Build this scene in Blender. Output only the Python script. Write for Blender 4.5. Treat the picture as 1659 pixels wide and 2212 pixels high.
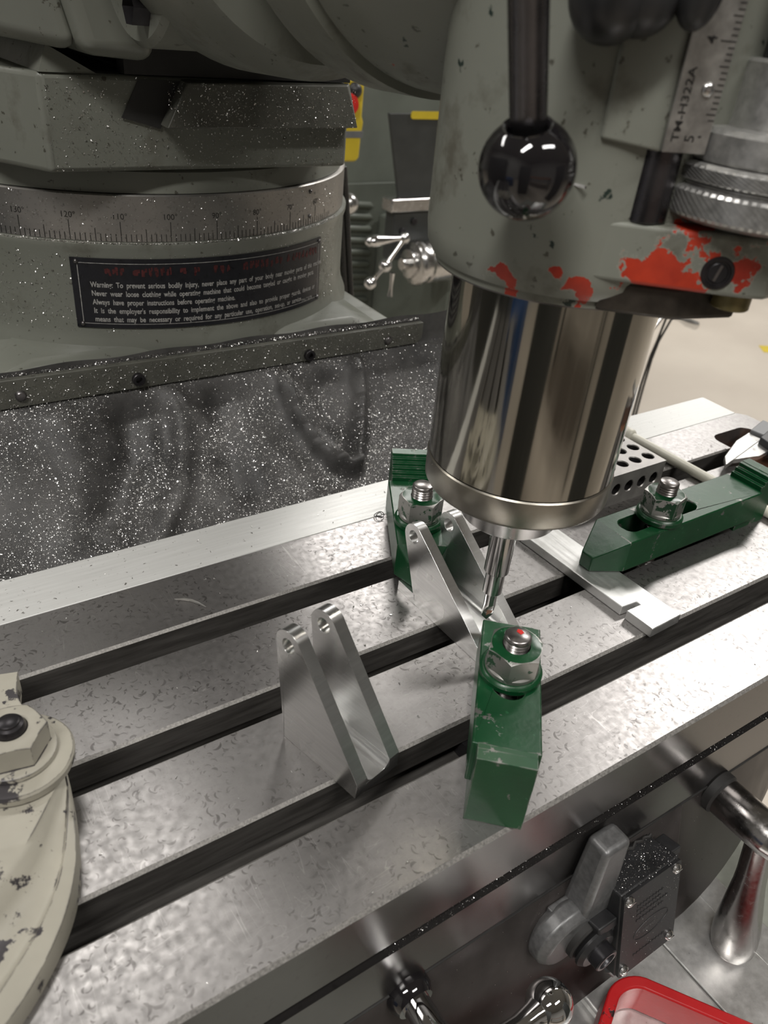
import bpy, bmesh, math, random
import numpy as np
from mathutils import Vector, Matrix
from mathutils.geometry import tessellate_polygon
R = math.radians
random.seed(7); rng = np.random.default_rng(7)
for o in list(bpy.data.objects): bpy.data.objects.remove(o)
SC = bpy.context.scene
COL = SC.collection
Z0 = 0.95                                   # table top above the floor, metres; everything below is modelled in mm from the table top

# ------------------------------------------------------------------ camera
IW, IH, FPX = 1659, 2212, 1704.86
YAW, PIT, ROL = R(36.6154), R(32.9007), R(6.0037)
CAM = Vector((-243.483, -243.486, 290.922))
fw = Vector((math.sin(YAW)*math.cos(PIT), math.cos(YAW)*math.cos(PIT), -math.sin(PIT)))
ri = fw.cross(Vector((0, 0, 1))).normalized(); up = ri.cross(fw)
CR = ri*math.cos(ROL)+up*math.sin(ROL); CU = -ri*math.sin(ROL)+up*math.cos(ROL)
cd = bpy.data.cameras.new('camera'); cam = bpy.data.objects.new('camera', cd); COL.objects.link(cam)
cd.sensor_fit = 'VERTICAL'; cd.sensor_height = 36; cd.lens = FPX/IH*36
cd.clip_start = 0.01; cd.clip_end = 60
mw = Matrix((CR, CU, -fw)).transposed().to_4x4(); mw.translation = CAM*0.001+Vector((0, 0, Z0)); cam.matrix_world = mw
cd.dof.use_dof = True; cd.dof.focus_distance = 0.44; cd.dof.aperture_fstop = cd.lens/1.9
SC.camera = cam
# ------------------------------------------------------------------ world, exposure, lamps
w = bpy.data.worlds.new('world'); SC.world = w; w.use_nodes = True
w.node_tree.nodes['Background'].inputs[0].default_value = (0.9, 0.95, 1, 1)
w.node_tree.nodes['Background'].inputs[1].default_value = 0.25
SC.view_settings.view_transform = 'Standard'; SC.view_settings.look = 'None'
SC.view_settings.exposure = 0.35; SC.view_settings.gamma = 1; SC.view_settings.use_curve_mapping = False
CEIL = 2250                                  # ceiling above table top
LAMPS = [(-20, 1240, 7, .5, .12), (1640, 2640, 44, 1.2, .28), (2750, 950, 44, 1.2, .28), (5000, 3050, 44, 1.2, .28), (-1500, -900, 44, 1.2, .28), (500, -1500, 27, 1.2, .28), (-1700, 1900, 20, 1.2, .28)]   # x, y, watts, size; the two with negative y are added front fill

# ------------------------------------------------------------------ photo pixel helpers (direction only; the distance comes from a surface)
def ray(x, y): return CR*((x-IW/2)/FPX)+CU*(-(y-IH/2)/FPX)+fw
def PZ(x, y, z=0): d = ray(x, y); return CAM+d*((z-CAM.z)/d.z)
def PY(x, y, Y): d = ray(x, y); return CAM+d*((Y-CAM.y)/d.y)
def PX(x, y, X): d = ray(x, y); return CAM+d*((X-CAM.x)/d.x)
def PD(x, y, D): return CAM+ray(x, y).normalized()*D
def PPL(x, y, p, n): d = ray(x, y); return CAM+d*((Vector(p)-CAM).dot(n)/d.dot(n))

# ------------------------------------------------------------------ materials
class NT:
    def __init__(s, name):
        s.m = bpy.data.materials.new(name); s.m.use_nodes = True; s.t = s.m.node_tree
        s.b = s.t.nodes['Principled BSDF']; s.pos = None
    def n(s, typ, **k):
        nd = s.t.nodes.new(typ)
        for a, v in k.items(): setattr(nd, a, v)
        return nd
    def L(s, a, b): s.t.links.new(a, b)
    def P(s):
        if not s.pos: s.pos = s.n('ShaderNodeNewGeometry')
        return s.pos.outputs['Position']
    def geo(s): s.P(); return s.pos
    def val(s, sock, v):
        if hasattr(v, 'links') or hasattr(v, 'is_linked'): s.L(v, sock)
        else: sock.default_value = v
    def math(s, op, a, b=0.0, c=None, clamp=False):
        nd = s.n('ShaderNodeMath', operation=op, use_clamp=clamp); s.val(nd.inputs[0], a); s.val(nd.inputs[1], b)
        if c is not None: s.val(nd.inputs[2], c)
        return nd.outputs[0]
    def scaled(s, sc):
        nd = s.n('ShaderNodeVectorMath', operation='MULTIPLY'); s.L(s.P(), nd.inputs[0]); nd.inputs[1].default_value = sc; return nd.outputs[0]
    def noise(s, scale, detail=4, rough=.6, vec=None, dist=0):
        nd = s.n('ShaderNodeTexNoise'); nd.inputs['Scale'].default_value = scale; nd.inputs['Detail'].default_value = detail
        nd.inputs['Roughness'].default_value = rough; nd.inputs['Distortion'].default_value = dist
        s.L(vec if vec else s.P(), nd.inputs['Vector']); return nd.outputs[0]
    def voro(s, scale, feature='F1', vec=None, rand=1):
        nd = s.n('ShaderNodeTexVoronoi', feature=feature); nd.inputs['Scale'].default_value = scale; nd.inputs['Randomness'].default_value = rand
        s.L(vec if vec else s.P(), nd.inputs['Vector']); return nd.outputs['Distance']
    def ramp(s, v, a, b, lo=0.0, hi=1.0):
        nd = s.n('ShaderNodeMapRange'); s.L(v, nd.inputs[0])
        for i, x in enumerate((a, b, lo, hi)): nd.inputs[i+1].default_value = x
        return nd.outputs[0]
    def mix(s, f, a, b):
        nd = s.n('ShaderNodeMix', data_type='RGBA'); s.val(nd.inputs[0], f)
        for i, c in ((6, a), (7, b)):
            if isinstance(c, tuple): nd.inputs[i].default_value = (*c, 1)
            else: s.L(c, nd.inputs[i])
        return nd.outputs[2]
    def mixf(s, f, a, b):
        nd = s.n('ShaderNodeMix', data_type='FLOAT'); s.val(nd.inputs[0], f); s.val(nd.inputs[2], a); s.val(nd.inputs[3], b); return nd.outputs[0]
    def spot(s, p, r):
        "1 inside a ball of r mm at p mm, fading to 0 at 1.6 r"
        nd = s.n('ShaderNodeVectorMath', operation='DISTANCE'); s.L(s.P(), nd.inputs[0])
        nd.inputs[1].default_value = (p[0]*.001, p[1]*.001, p[2]*.001+Z0)
        return s.ramp(nd.outputs['Value'], r*.001, r*.0016, 1, 0)
    def spots(s, lst):
        a = None
        for p, r in lst:
            v = s.spot(p, r); a = v if a is None else s.math('MAXIMUM', a, v)
        return a
    def bump(s, h, strength=.2, dist=.0005):
        nd = s.n('ShaderNodeBump'); nd.inputs['Strength'].default_value = strength; nd.inputs['Distance'].default_value = dist
        s.L(h, nd.inputs['Height']); s.L(nd.outputs[0], s.b.inputs['Normal'])
    def set(s, color=None, metal=None, rough=None, **k):
        for nm, v in (('Base Color', color), ('Metallic', metal), ('Roughness', rough)):
            if v is None: continue
            if isinstance(v, tuple): s.b.inputs[nm].default_value = (*v, 1)
            else: s.val(s.b.inputs[nm], v)
        for nm, v in k.items(): s.b.inputs[nm.replace('_', ' ')].default_value = v
        return s.m

M = {}
def simple(name, col, metal=0.0, rough=.5, var=.12, scale=60, **k):
    t = NT(name); n = t.noise(scale, 5)
    f = t.ramp(n, .3, .7)
    a = tuple(c*(1-var) for c in col); b = tuple(min(1, c*(1+var)) for c in col)
    t.set(t.mix(f, a, b), metal, t.ramp(n, .3, .7, max(0, rough-.06), rough+.06), **k)
    M[name] = t.m; return t.m

# --- ground steel table top with crescent scuffs and scratches
def crescents(t, scale, r0, wd, off):
    "little arc shaped scuffs, one per cell, each turned its own way"
    vec = t.n('ShaderNodeVectorMath', operation='ADD'); t.L(t.P(), vec.inputs[0]); vec.inputs[1].default_value = off
    vo = t.n('ShaderNodeTexVoronoi', voronoi_dimensions='2D'); vo.inputs['Scale'].default_value = scale; t.L(vec.outputs[0], vo.inputs['Vector'])
    sc = t.n('ShaderNodeVectorMath', operation='SCALE'); t.L(vec.outputs[0], sc.inputs[0]); sc.inputs['Scale'].default_value = 1
    df = t.n('ShaderNodeVectorMath', operation='SUBTRACT'); t.L(sc.outputs[0], df.inputs[0]); t.L(vo.outputs['Position'], df.inputs[1])
    sx = t.n('ShaderNodeSeparateXYZ'); t.L(df.outputs[0], sx.inputs[0]); cc = t.n('ShaderNodeSeparateColor'); t.L(vo.outputs['Color'], cc.inputs[0])
    d = t.math('SQRT', t.math('ADD', t.math('MULTIPLY', sx.outputs[0], sx.outputs[0]), t.math('MULTIPLY', sx.outputs[1], sx.outputs[1])))
    an = t.math('ARCTAN2', sx.outputs[1], sx.outputs[0]); ph = t.math('MULTIPLY', cc.outputs[0], 6.283)
    da = t.math('COSINE', t.math('SUBTRACT', an, ph))
    rr = t.math('MULTIPLY_ADD', cc.outputs[1], r0, r0*.5)
    wv = t.ramp(da, .35, 1.0, 0, wd)
    g = t.math('SUBTRACT', wv, t.math('ABSOLUTE', t.math('SUBTRACT', d, rr)))
    return t.math('MULTIPLY', t.ramp(g, 0, wd*.35), t.ramp(cc.outputs[2], .35, .45))
t = NT('table_steel')
big = t.noise(9, 3); fine = t.noise(260, 5); 
c1 = crescents(t, 120, .0022, .0008, (.31, .11, 0)); c2 = crescents(t, 170, .0017, .0005, (.07, .53, 0)); c3 = crescents(t, 230, .0012, .0004, (.77, .23, 0))
cres = t.math('MULTIPLY', t.math('MAXIMUM', t.math('MAXIMUM', c1, c2), c3), t.ramp(t.noise(24, 3), .40, .56, .12, 1))
pit = t.math('MULTIPLY', t.ramp(t.noise(480, 3), .62, .70), t.ramp(big, .4, .6, .3, 1))
def scratch(vec, gsc, dist=.3):
    v = t.ramp(t.math('ABSOLUTE', t.math('SUBTRACT', t.noise(1, 0, vec=vec, dist=dist), .5)), 0, .010, 1, 0); return t.math('MULTIPLY', v, t.ramp(t.noise(gsc, 2), .50, .62))
scr = t.math('MAXIMUM', scratch(t.scaled((260, 22, 20)), 33), scratch(t.scaled((60, 330, 20)), 27))
base = t.mix(t.ramp(big, .3, .7), (.285, .272, .266), (.375, .362, .354))
base = t.mix(t.ramp(fine, .35, .75, 0, .4), base, (.19, .18, .176))
base = t.mix(t.math('MULTIPLY', cres, .58), base, (.060, .054, .050))
base = t.mix(t.math('MULTIPLY', pit, .45), base, (.08, .07, .065))
base = t.mix(t.math('MULTIPLY', scr, .38), base, (.62, .60, .58))
t.set(base, .88, t.ramp(fine, .3, .7, .29, .43))
t.bump(t.math('ADD', t.math('MULTIPLY', t.noise(300, 3), .5), t.math('ADD', t.math('MULTIPLY', cres, -.25), t.math('MULTIPLY', t.noise(1, 2, vec=t.scaled((900, 60, 60))), .5))), .10, .0003); M['table_steel'] = t.m
# --- oily dark walls of the slots
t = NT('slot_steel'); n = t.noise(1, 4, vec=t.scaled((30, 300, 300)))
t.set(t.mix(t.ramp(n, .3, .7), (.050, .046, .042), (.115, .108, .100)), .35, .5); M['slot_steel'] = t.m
# --- worn bright edge
simple('edge_steel', (.25, .24, .225), .5, .6, .4, 900)
# --- front faces of the table, ground and shiny
t = NT('ground_steel'); n = t.noise(12, 4); d = t.ramp(t.noise(300, 3), .6, .7)
t.set(t.mix(t.math('MULTIPLY', d, .4), t.mix(t.ramp(n, .3, .7), (.115, .107, .104), (.17, .162, .158)), (.06, .052, .05)), .9, t.ramp(n, .3, .7, .20, .28)); M['ground_steel'] = t.m
# --- pale rear strip
t = NT('pale_plate'); d = t.math('MULTIPLY', t.ramp(t.noise(380, 3), .66, .70), t.ramp(t.noise(9, 2), .42, .62, .15, 1)); n = t.noise(1, 3, vec=t.scaled((20, 500, 100)))
t.set(t.mix(t.math('MULTIPLY', d, .75), t.mix(t.ramp(n, .3, .7), (.58, .58, .56), (.66, .66, .64)), (.16, .15, .14)), .25, t.ramp(n, .3, .7, .36, .46)); M['pale_plate'] = t.m
# --- grey green machine enamel with chips to red primer and old dark green
def enamel(name, base, spots=None, chip=.74, dark=.76, grime=.5, amt=.26, rough=.38):
    t = NT(name)
    n1 = t.noise(55, 6, .62); n2 = t.noise(75, 6, .6, vec=t.scaled((1.03, 1.01, .97))); g = t.noise(28, 5, .65)
    if spots:
        s = t.spots(spots); s = t.math('MULTIPLY', s, amt)
        c = t.math('ADD', n1, s); 
    else: c = n1
    red = t.ramp(c, chip, chip+.012); drk = t.ramp(n2, dark, dark+.015)
    col = t.mix(t.ramp(t.noise(6, 3), .3, .7), tuple(x*.9 for x in base), tuple(x*1.08 for x in base))
    col = t.mix(t.ramp(g, .56, .70, 0, grime), col, (.075, .066, .045))
    col = t.mix(t.math('MULTIPLY', t.ramp(t.noise(190, 3), .66, .70), .8), col, (.05, .045, .032))
    if spots: 
        col = t.mix(t.ramp(c, chip-.02, chip), col, tuple(x*1.25 for x in base))
    col = t.mix(drk, col, (.018, .032, .026))
    if spots: col = t.mix(red, col, t.mix(t.ramp(t.noise(40, 4), .4, .62), (.30, .022, .012), (.50, .045, .018)))
    t.set(col, 0, t.ramp(g, .4, .7, rough-.08, rough+.15))
    h = t.math('SUBTRACT', t.noise(45, 4), red if spots else drk)
    t.bump(h, .25, .0006); M[name] = t.m; return t.m
GG = (.205, .212, .180)
# --- green paint of the clamps, steel at worn edges
def worn(name, base, under, edge=.1, thr=.70, scale=70, metal=.8, rough=.33, cloud=.25, spots=None, specks=True):
    t = NT(name); g = t.geo()
    n = t.noise(scale, 6, .65)
    bv = t.n('ShaderNodeBevel', samples=6); bv.inputs['Radius'].default_value = .0011
    dt = t.n('ShaderNodeVectorMath', operation='DOT_PRODUCT'); t.L(bv.outputs[0], dt.inputs[0]); t.L(g.outputs['Normal'], dt.inputs[1])
    pn = t.ramp(dt.outputs['Value'], .995, .90, 0, edge)
    v = t.math('ADD', n, pn)
    if spots: v = t.math('ADD', v, t.math('MULTIPLY', t.spots(spots), .5))
    f = t.ramp(v, thr, thr+.03)
    col = t.mix(t.ramp(t.noise(20, 4), .35, .7), tuple(c*(1-cloud) for c in base), tuple(c*(1+cloud) for c in base))
    if specks: 
        s2 = t.math('MULTIPLY', t.ramp(t.noise(260, 4), .66, .72), .55); col = t.mix(s2, col, tuple(min(1, c*2.2+.02) for c in base))
    t.set(t.mix(f, col, under), t.math('MULTIPLY', f, metal), t.mixf(f, rough, .42)); t.bump(t.math('SUBTRACT', t.noise(160, 4), f), .3, .0004)
    M[name] = t.m; return t.m
# --- polished quill
t = NT('chrome_quill'); n = t.noise(1, 5, vec=t.scaled((420, 420, 3))); n2 = t.noise(1, 3, vec=t.scaled((60, 60, 4)))
t.set(t.mix(t.ramp(n2, .35, .7), (.33, .315, .28), (.43, .41, .365)), 1, t.ramp(n, .3, .7, .04, .13)); t.bump(n, .05, .0002); M['chrome_quill'] = t.m
t = NT('dull_nickel'); n = t.noise(30, 5); t.set(t.mix(t.ramp(n, .35, .7), (.23, .21, .17), (.36, .34, .30)), .92, t.ramp(n, .3, .7, .22, .36)); M['dull_nickel'] = t.m
simple('chrome', (.72, .72, .72), 1, .07, .04, 40)
simple('steel_bright', (.60, .59, .58), 1, .24, .15, 90)
simple('drill_steel', (.52, .51, .50), 1, .2, .04, 30)
simple('steel_dark', (.20, .19, .19), .9, .3, .25, 90)
simple('brushed_handle', (.40, .385, .375), 1, .23, .08, 300)
simple('cover_steel', (.66, .655, .64), .7, .33, .12, 200)
# --- fresh milled aluminium
t = NT('milled_aluminium'); n = t.noise(1, 4, vec=t.scaled((500, 60, 60))); n2 = t.noise(1, 4, vec=t.scaled((40, 40, 700)))
t.set(t.mix(t.ramp(n2, .3, .7), (.74, .74, .73), (.86, .86, .85)), 1, t.ramp(t.noise(20, 2), .3, .7, .24, .33)); t.bump(t.math('ADD', n, n2), .025, .0003); M['milled_aluminium'] = t.m
t = NT('bar_aluminium'); n = t.noise(1, 5, vec=t.scaled((300, 12, 200))); t.set(t.mix(t.ramp(t.noise(40, 4), .4, .7), (.70, .70, .69), (.52, .52, .50)), .85, t.ramp(n, .3, .7, .28, .45)); t.bump(n, .1, .0003); M['bar_aluminium'] = t.m
simple('block_steel', (.36, .345, .33), .7, .42, .2, 90)
simple('rubber_black', (.022, .021, .020), 0, .62, .4, 40)
simple('plastic_black', (.020, .020, .021), 0, .42, .3, 60)
simple('black_oxide', (.030, .029, .032), .45, .32, .3, 60)
simple('ball_black', (.010, .009, .010), 0, .10, .1, 30, Coat_Weight=.6, Coat_Roughness=.04)
simple('rod_gunmetal', (.085, .080, .085), .9, .28, .2, 90)
simple('cream_plastic', (.72, .70, .60), 0, .32, .06, 40)
simple('caliper_grey', (.16, .165, .17), .1, .4, .1, 60)
simple('caliper_black', (.03, .032, .036), 0, .4, .1, 60)
simple('caliper_steel', (.58, .575, .56), .9, .32, .12, 120)
worn('red_paint', (.42, .012, .014), (.02, .015, .015), .12, .66, 40, .1, .30, .15, specks=False)
worn('green_paint', (.004, .054, .017), (.24, .23, .22), .16, .625, 80, .75, .30, .25)
worn('nut_paint', (.004, .054, .017), (.40, .39, .37), .2, .45, 110, .95, .3, .25)
worn('cream_paint', (.345, .325, .27), (.055, .050, .053), .16, .575, 70, .3, .48, .12, specks=False)
simple('saddle_iron', (.072, .064, .061), .6, .34, .2, 40)
simple('apron_rubber', (.062, .060, .058), 0, .55, .7, 26)
simple('cast_grey', (.15, .15, .15), .55, .45, .25, 120)
simple('stud_steel', (.34, .32, .31), .95, .3, .25, 150)
simple('lug_iron', (.050, .042, .034), .4, .45, .4, 90)
simple('knurl_steel', (.46, .455, .44), .75, .36, .2, 300)
simple('cast_silver', (.17, .17, .17), .5, .42, .2, 300)
simple('stud_dark', (.045, .042, .045), .7, .35, .3, 100)
simple('brass_dull', (.20, .165, .075), .6, .4, .25, 80)
simple('print_black', (.012, .011, .010), 0, .6, .1, 40)
simple('print_white', (.40, .39, .37), 0, .6, .35, 400)
simple('print_red', (.07, .011, .011), 0, .6, .6, 500)
simple('spot_red', (.62, .02, .015), 0, .45, .1, 40)
simple('plate_black', (.012, .012, .016), .1, .32, .3, 200)
t = NT('ring_steel'); d = t.ramp(t.noise(420, 4), .58, .70); h = t.noise(14, 3)
t.set(t.mix(t.math('MULTIPLY', d, .55), t.mix(t.ramp(h, .35, .65), (.30, .29, .275), (.40, .375, .345)), (.10, .095, .08)), .8, t.ramp(h, .3, .7, .34, .46)); M['ring_steel'] = t.m
t = NT('floor_concrete'); n = t.noise(1.6, 5); d = t.ramp(t.noise(60, 4), .72, .76)
t.set(t.mix(t.math('MULTIPLY', d, .25), t.mix(t.ramp(n, .3, .7), (.52, .46, .39), (.60, .54, .46)), (.3, .26, .22)), 0, t.ramp(n, .3, .7, .40, .55)); M['floor_concrete'] = t.m
simple('wall_paint', (.38, .375, .36), 0, .7, .06, 3)
simple('ceiling_paint', (.30, .30, .29), 0, .8, .04, 3)
simple('far_green', (.150, .165, .140), 0, .42, .1, 12)
simple('far_dark', (.055, .058, .056), .2, .45, .15, 20)
simple('yellow_plastic', (.62, .47, .03), 0, .45, .08, 20)
simple('blue_cabinet', (.025, .09, .26), 0, .4, .06, 6)
simple('brown_wood', (.24, .105, .055), 0, .5, .2, 12)
simple('lamp_housing', (.75, .75, .74), 0, .5, .03, 5)
simple('scale_steel', (.34, .33, .31), .75, .34, .3, 160)
simple('knee_paint', (.30, .31, .27), 0, .45, .15, 60)
simple('guard_green', (.105, .105, .088), 0, .42, .2, 60)
t = NT('chip_metal'); t.set((.74, .73, .71), 1, .30); M['chip_metal'] = t.m
simple('cable_braid', (.045, .042, .038), .1, .6, .5, 700)
enamel('enamel', GG, None, .8, .69, .7)
enamel('enamel_col', tuple(c*.92 for c in GG), None, .8, .76, .5)
HS = [((-20, -72, 227), 9), ((-8, -84, 229), 12), ((4, -94, 232), 9), ((-28, -66, 233), 6), ((6, -96, 221), 8), ((-16, -76, 219), 7),
      ((-51, -37, 207), 8), ((-43, -50, 207), 8), ((-34, -59, 210), 6), ((-52, -33, 246), 5), ((-22, -68, 211), 6), ((-41, -53, 217), 3), ((-30, -43, 268), 4)]
enamel('enamel_head', tuple(c*1.02 for c in GG), HS, .70, .675, .7, .185)

# ------------------------------------------------------------------ mesh builder (mm)
I4 = Matrix.Identity(4)
def frame(o, x, y=None, z=None):
    "matrix with origin o and axes x,y,z given in mm space"
    x = Vector(x).normalized()
    if z is None and y is None: z = Vector((0, 0, 1))
    if y is None: z = Vector(z); y = z.cross(x).normalized(); z = x.cross(y)
    else:
        y = Vector(y); z = x.cross(y).normalized(); y = z.cross(x)
    m = Matrix((x, y, z)).transposed().to_4x4(); m.translation = Vector(o); return m
class MB:
    def __init__(s): s.v = []; s.f = []; s.m = []
    def add(s, vs, fs, T=I4, mi=0):
        b = len(s.v); s.v += [T @ Vector(v) for v in vs]
        for i, f in enumerate(fs):
            s.f.append([b+k for k in f]); s.m.append(mi if isinstance(mi, int) else mi[i])
        return s
    def box(s, x0, x1, y0, y1, z0, z1, T=I4, mi=0):
        vs = [(x, y, z) for z in (z0, z1) for y in (y0, y1) for x in (x0, x1)]
        return s.add(vs, [(0, 2, 3, 1), (4, 5, 7, 6), (0, 1, 5, 4), (2, 6, 7, 3), (0, 4, 6, 2), (1, 3, 7, 5)], T, mi)
    def hexa(s, a, b, T=I4, mi=0):
        "two matching quads"
        return s.add(list(a)+list(b), [(3, 2, 1, 0), (4, 5, 6, 7)]+[(i, (i+1) % 4, 4+(i+1) % 4, 4+i) for i in range(4)], T, mi)
    def prism(s, outer, z0, z1, T=I4, holes=(), mi=0, em=None):
        loops = [list(outer)]+[list(h) for h in holes]
        flat = [p for l in loops for p in l]; n = len(flat)
        tris = tessellate_polygon([[Vector((p[0], p[1], 0)) for p in l] for l in loops])
        vs = [(p[0], p[1], z0) for p in flat]+[(p[0], p[1], z1) for p in flat]
        fs = [tuple(reversed(t)) for t in tris]+[tuple(i+n for i in t) for t in tris]; ms = [mi]*len(fs)
        b = 0
        for li, l in enumerate(loops):
            for i in range(len(l)):
                j = (i+1) % len(l); fs.append((b+i, b+j, n+b+j, n+b+i)); ms.append(em[i] if em and li == 0 else mi)
            b += len(l)
        return s.add(vs, fs, T, ms)
    def lathe(s, prof, T=I4, seg=48, mi=0, a0=0, a1=360):
        full = abs(a1-a0) >= 360; k = seg if full else seg+1
        vs = []; fs = []; ms = []
        for r, z in prof:
            for i in range(k):
                a = R(a0+(a1-a0)*i/seg); vs.append((r*math.cos(a), r*math.sin(a), z))
        for p in range(len(prof)-1):
            for i in range(seg):
                j = (i+1) % k if full else i+1
                fs.append((p*k+i, p*k+j, (p+1)*k+j, (p+1)*k+i)); ms.append(mi if isinstance(mi, int) else mi[p])
        return s.add(vs, fs, T, ms)
    def cyl(s, r, z0, z1, T=I4, seg=32, c=.4, mi=0):
        return s.lathe([(0, z0), (max(r-c, .01), z0), (r, z0+c), (r, z1-c), (max(r-c, .01), z1), (0, z1)], T, seg, mi)
    def sphere(s, r, T=I4, seg=32, sz=1, mi=0):
        return s.lathe([(r*math.sin(R(a)), -r*sz*math.cos(R(a))) for a in np.linspace(0, 180, seg//2+1)], T, seg, mi)
    def tube(s, pts, r, seg=12, mi=0, caps=True):
        pts = [Vector(p) for p in pts]; rs = r if isinstance(r, (list, tuple)) else [r]*len(pts)
        vs = []; fs = []; u = None
        for i, p in enumerate(pts):
            t = (pts[min(i+1, len(pts)-1)]-pts[max(i-1, 0)]).normalized()
            if u is None: u = t.orthogonal().normalized()
            u = (u-t*u.dot(t)).normalized(); w_ = t.cross(u)
            for k in range(seg):
                a = 2*math.pi*k/seg; vs.append(p+(u*math.cos(a)+w_*math.sin(a))*rs[i])
        for i in range(len(pts)-1):
            for k in range(seg): fs.append((i*seg+k, i*seg+(k+1) % seg, (i+1)*seg+(k+1) % seg, (i+1)*seg+k))
        if caps: fs.append(tuple(reversed(range(seg)))); fs.append(tuple((len(pts)-1)*seg+k for k in range(seg)))
        return s.add(vs, fs, I4, mi)
    def hexnut(s, ac, h, T=I4, hole=0, mi=0, seg=72, top=None):
        rc = ac/2; rin = rc*math.cos(R(30)); vs = []; fs = []; ms = []
        def rh(a): return rin/math.cos((a % R(60))-R(30))
        ring = [[], [], [], []]
        for i in range(seg):
            a = 2*math.pi*i/seg; r = rh(a); dz = (r-rin)*.62
            for q, (rr, z) in enumerate(((r, 0), (r, h-dz), (rin*.985, h), (max(hole, .01), h))):
                ring[q].append(len(vs)); vs.append((rr*math.cos(a), rr*math.sin(a), z))
        for q in range(3):
            for i in range(seg):
                j = (i+1) % seg; fs.append((ring[q][i], ring[q][j], ring[q+1][j], ring[q+1][i])); ms.append(mi if q < 2 or top is None else top)
        return s.add(vs, fs, T, ms)
    def grid(s, P, T=I4, mi=0):
        "P: rows of points"
        h = len(P); k = len(P[0]); vs = [p for r in P for p in r]
        return s.add(vs, [(j*k+i, j*k+i+1, (j+1)*k+i+1, (j+1)*k+i) for j in range(h-1) for i in range(k-1)], T, mi)
def arc(cx, cy, r, a0, a1, n=12): return [(cx+r*math.cos(R(a0+(a1-a0)*i/n)), cy+r*math.sin(R(a0+(a1-a0)*i/n))) for i in range(n+1)]
def circ(cx, cy, r, n=28): return [(cx+r*math.cos(2*math.pi*i/n), cy+r*math.sin(2*math.pi*i/n)) for i in range(n)]
def rrect(x0, x1, y0, y1, r, n=6): return arc(x1-r, y0+r, r, -90, 0, n)+arc(x1-r, y1-r, r, 0, 90, n)+arc(x0+r, y1-r, r, 90, 180, n)+arc(x0+r, y0+r, r, 180, 270, n)
BASE = {}
def wm(p): return Vector((p[0]*.001, p[1]*.001, p[2]*.001+Z0))
def tag(o, label=None, cat=None, group=None, kind=None):
    if label: o['label'] = label
    if cat: o['category'] = cat
    if group: o['group'] = group
    if kind: o['kind'] = kind
    return o
def thing(name, label, cat, base, group=None):
    o = bpy.data.objects.new(name, None); COL.objects.link(o); o.location = wm(base); o.empty_display_size = .02
    BASE[o.name] = wm(base); return tag(o, label, cat, group)
def part(name, mb, mats, parent=None, bevel=0, smooth=35, origin=None, label=None, seg=2):
    mats = mats if isinstance(mats, (list, tuple)) else [mats]
    base = Vector((0, 0, 0))
    pp = parent
    while pp is not None: base += pp.location; pp = pp.parent
    org = wm(origin) if origin is not None else base
    me = bpy.data.meshes.new(name)
    me.from_pydata([(wm(v)-org)[:] for v in mb.v], [], mb.f)
    for m_ in mats: me.materials.append(M[m_])
    me.polygons.foreach_set('material_index', mb.m)
    bm = bmesh.new(); bm.from_mesh(me); bmesh.ops.remove_doubles(bm, verts=bm.verts, dist=1e-6)
    bmesh.ops.recalc_face_normals(bm, faces=bm.faces); bm.to_mesh(me); bm.free()
    if smooth: me.polygons.foreach_set('use_smooth', [True]*len(me.polygons)); me.set_sharp_from_angle(angle=R(smooth))
    o = bpy.data.objects.new(name, me); COL.objects.link(o); o.location = org-base; o.parent = parent
    if bevel:
        b = o.modifiers.new('bevel', 'BEVEL'); b.width = bevel*.001; b.segments = seg; b.limit_method = 'ANGLE'; b.angle_limit = R(40); b.use_clamp_overlap = True
        wn = o.modifiers.new('weighted_normal', 'WEIGHTED_NORMAL'); wn.keep_sharp = True; wn.mode = 'FACE_AREA'; wn.weight = 100
    if label: o['label'] = label
    return o
def single(name, mb, mats, label, cat, base, group=None, **k):
    o = part(name, mb, mats, None, origin=base, **k); return tag(o, label, cat, group)
def struct(name, mb, mats, **k):
    o = part(name, mb, mats, None, **k); o['kind'] = 'structure'; return o
def textmesh(body, size, mapf, name, mat, parent, offset=0.0, align='LEFT', spacing=1.0, xs=1.0, **k):
    "flat lettering: glyph outlines in mm, mapped onto a surface by mapf(x,y)->point"
    cu = bpy.data.curves.new('t', 'FONT'); cu.body = body; cu.size = size; cu.offset = offset; cu.align_x = align; cu.space_character = spacing
    cu.resolution_u = 3; ob = bpy.data.objects.new('t', cu); COL.objects.link(ob)
    dg = bpy.context.evaluated_depsgraph_get(); me = bpy.data.meshes.new_from_object(ob.evaluated_get(dg))
    bm = bmesh.new(); bm.from_mesh(me); bmesh.ops.triangulate(bm, faces=bm.faces)
    mb = MB(); mb.add([mapf(v.co.x*xs, v.co.y) for v in bm.verts], [[v.index for v in f.verts] for f in bm.faces])
    bm.free(); bpy.data.objects.remove(ob); bpy.data.curves.remove(cu); bpy.data.meshes.remove(me)
    return part(name, mb, mat, parent, smooth=0, **k)
def textwidth(body, size, **k):
    cu = bpy.data.curves.new('t', 'FONT'); cu.body = body; cu.size = size; ob = bpy.data.objects.new('t', cu); COL.objects.link(ob)
    bpy.context.view_layer.update(); x = ob.dimensions.x; bpy.data.objects.remove(ob); bpy.data.curves.remove(cu); return x

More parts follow.
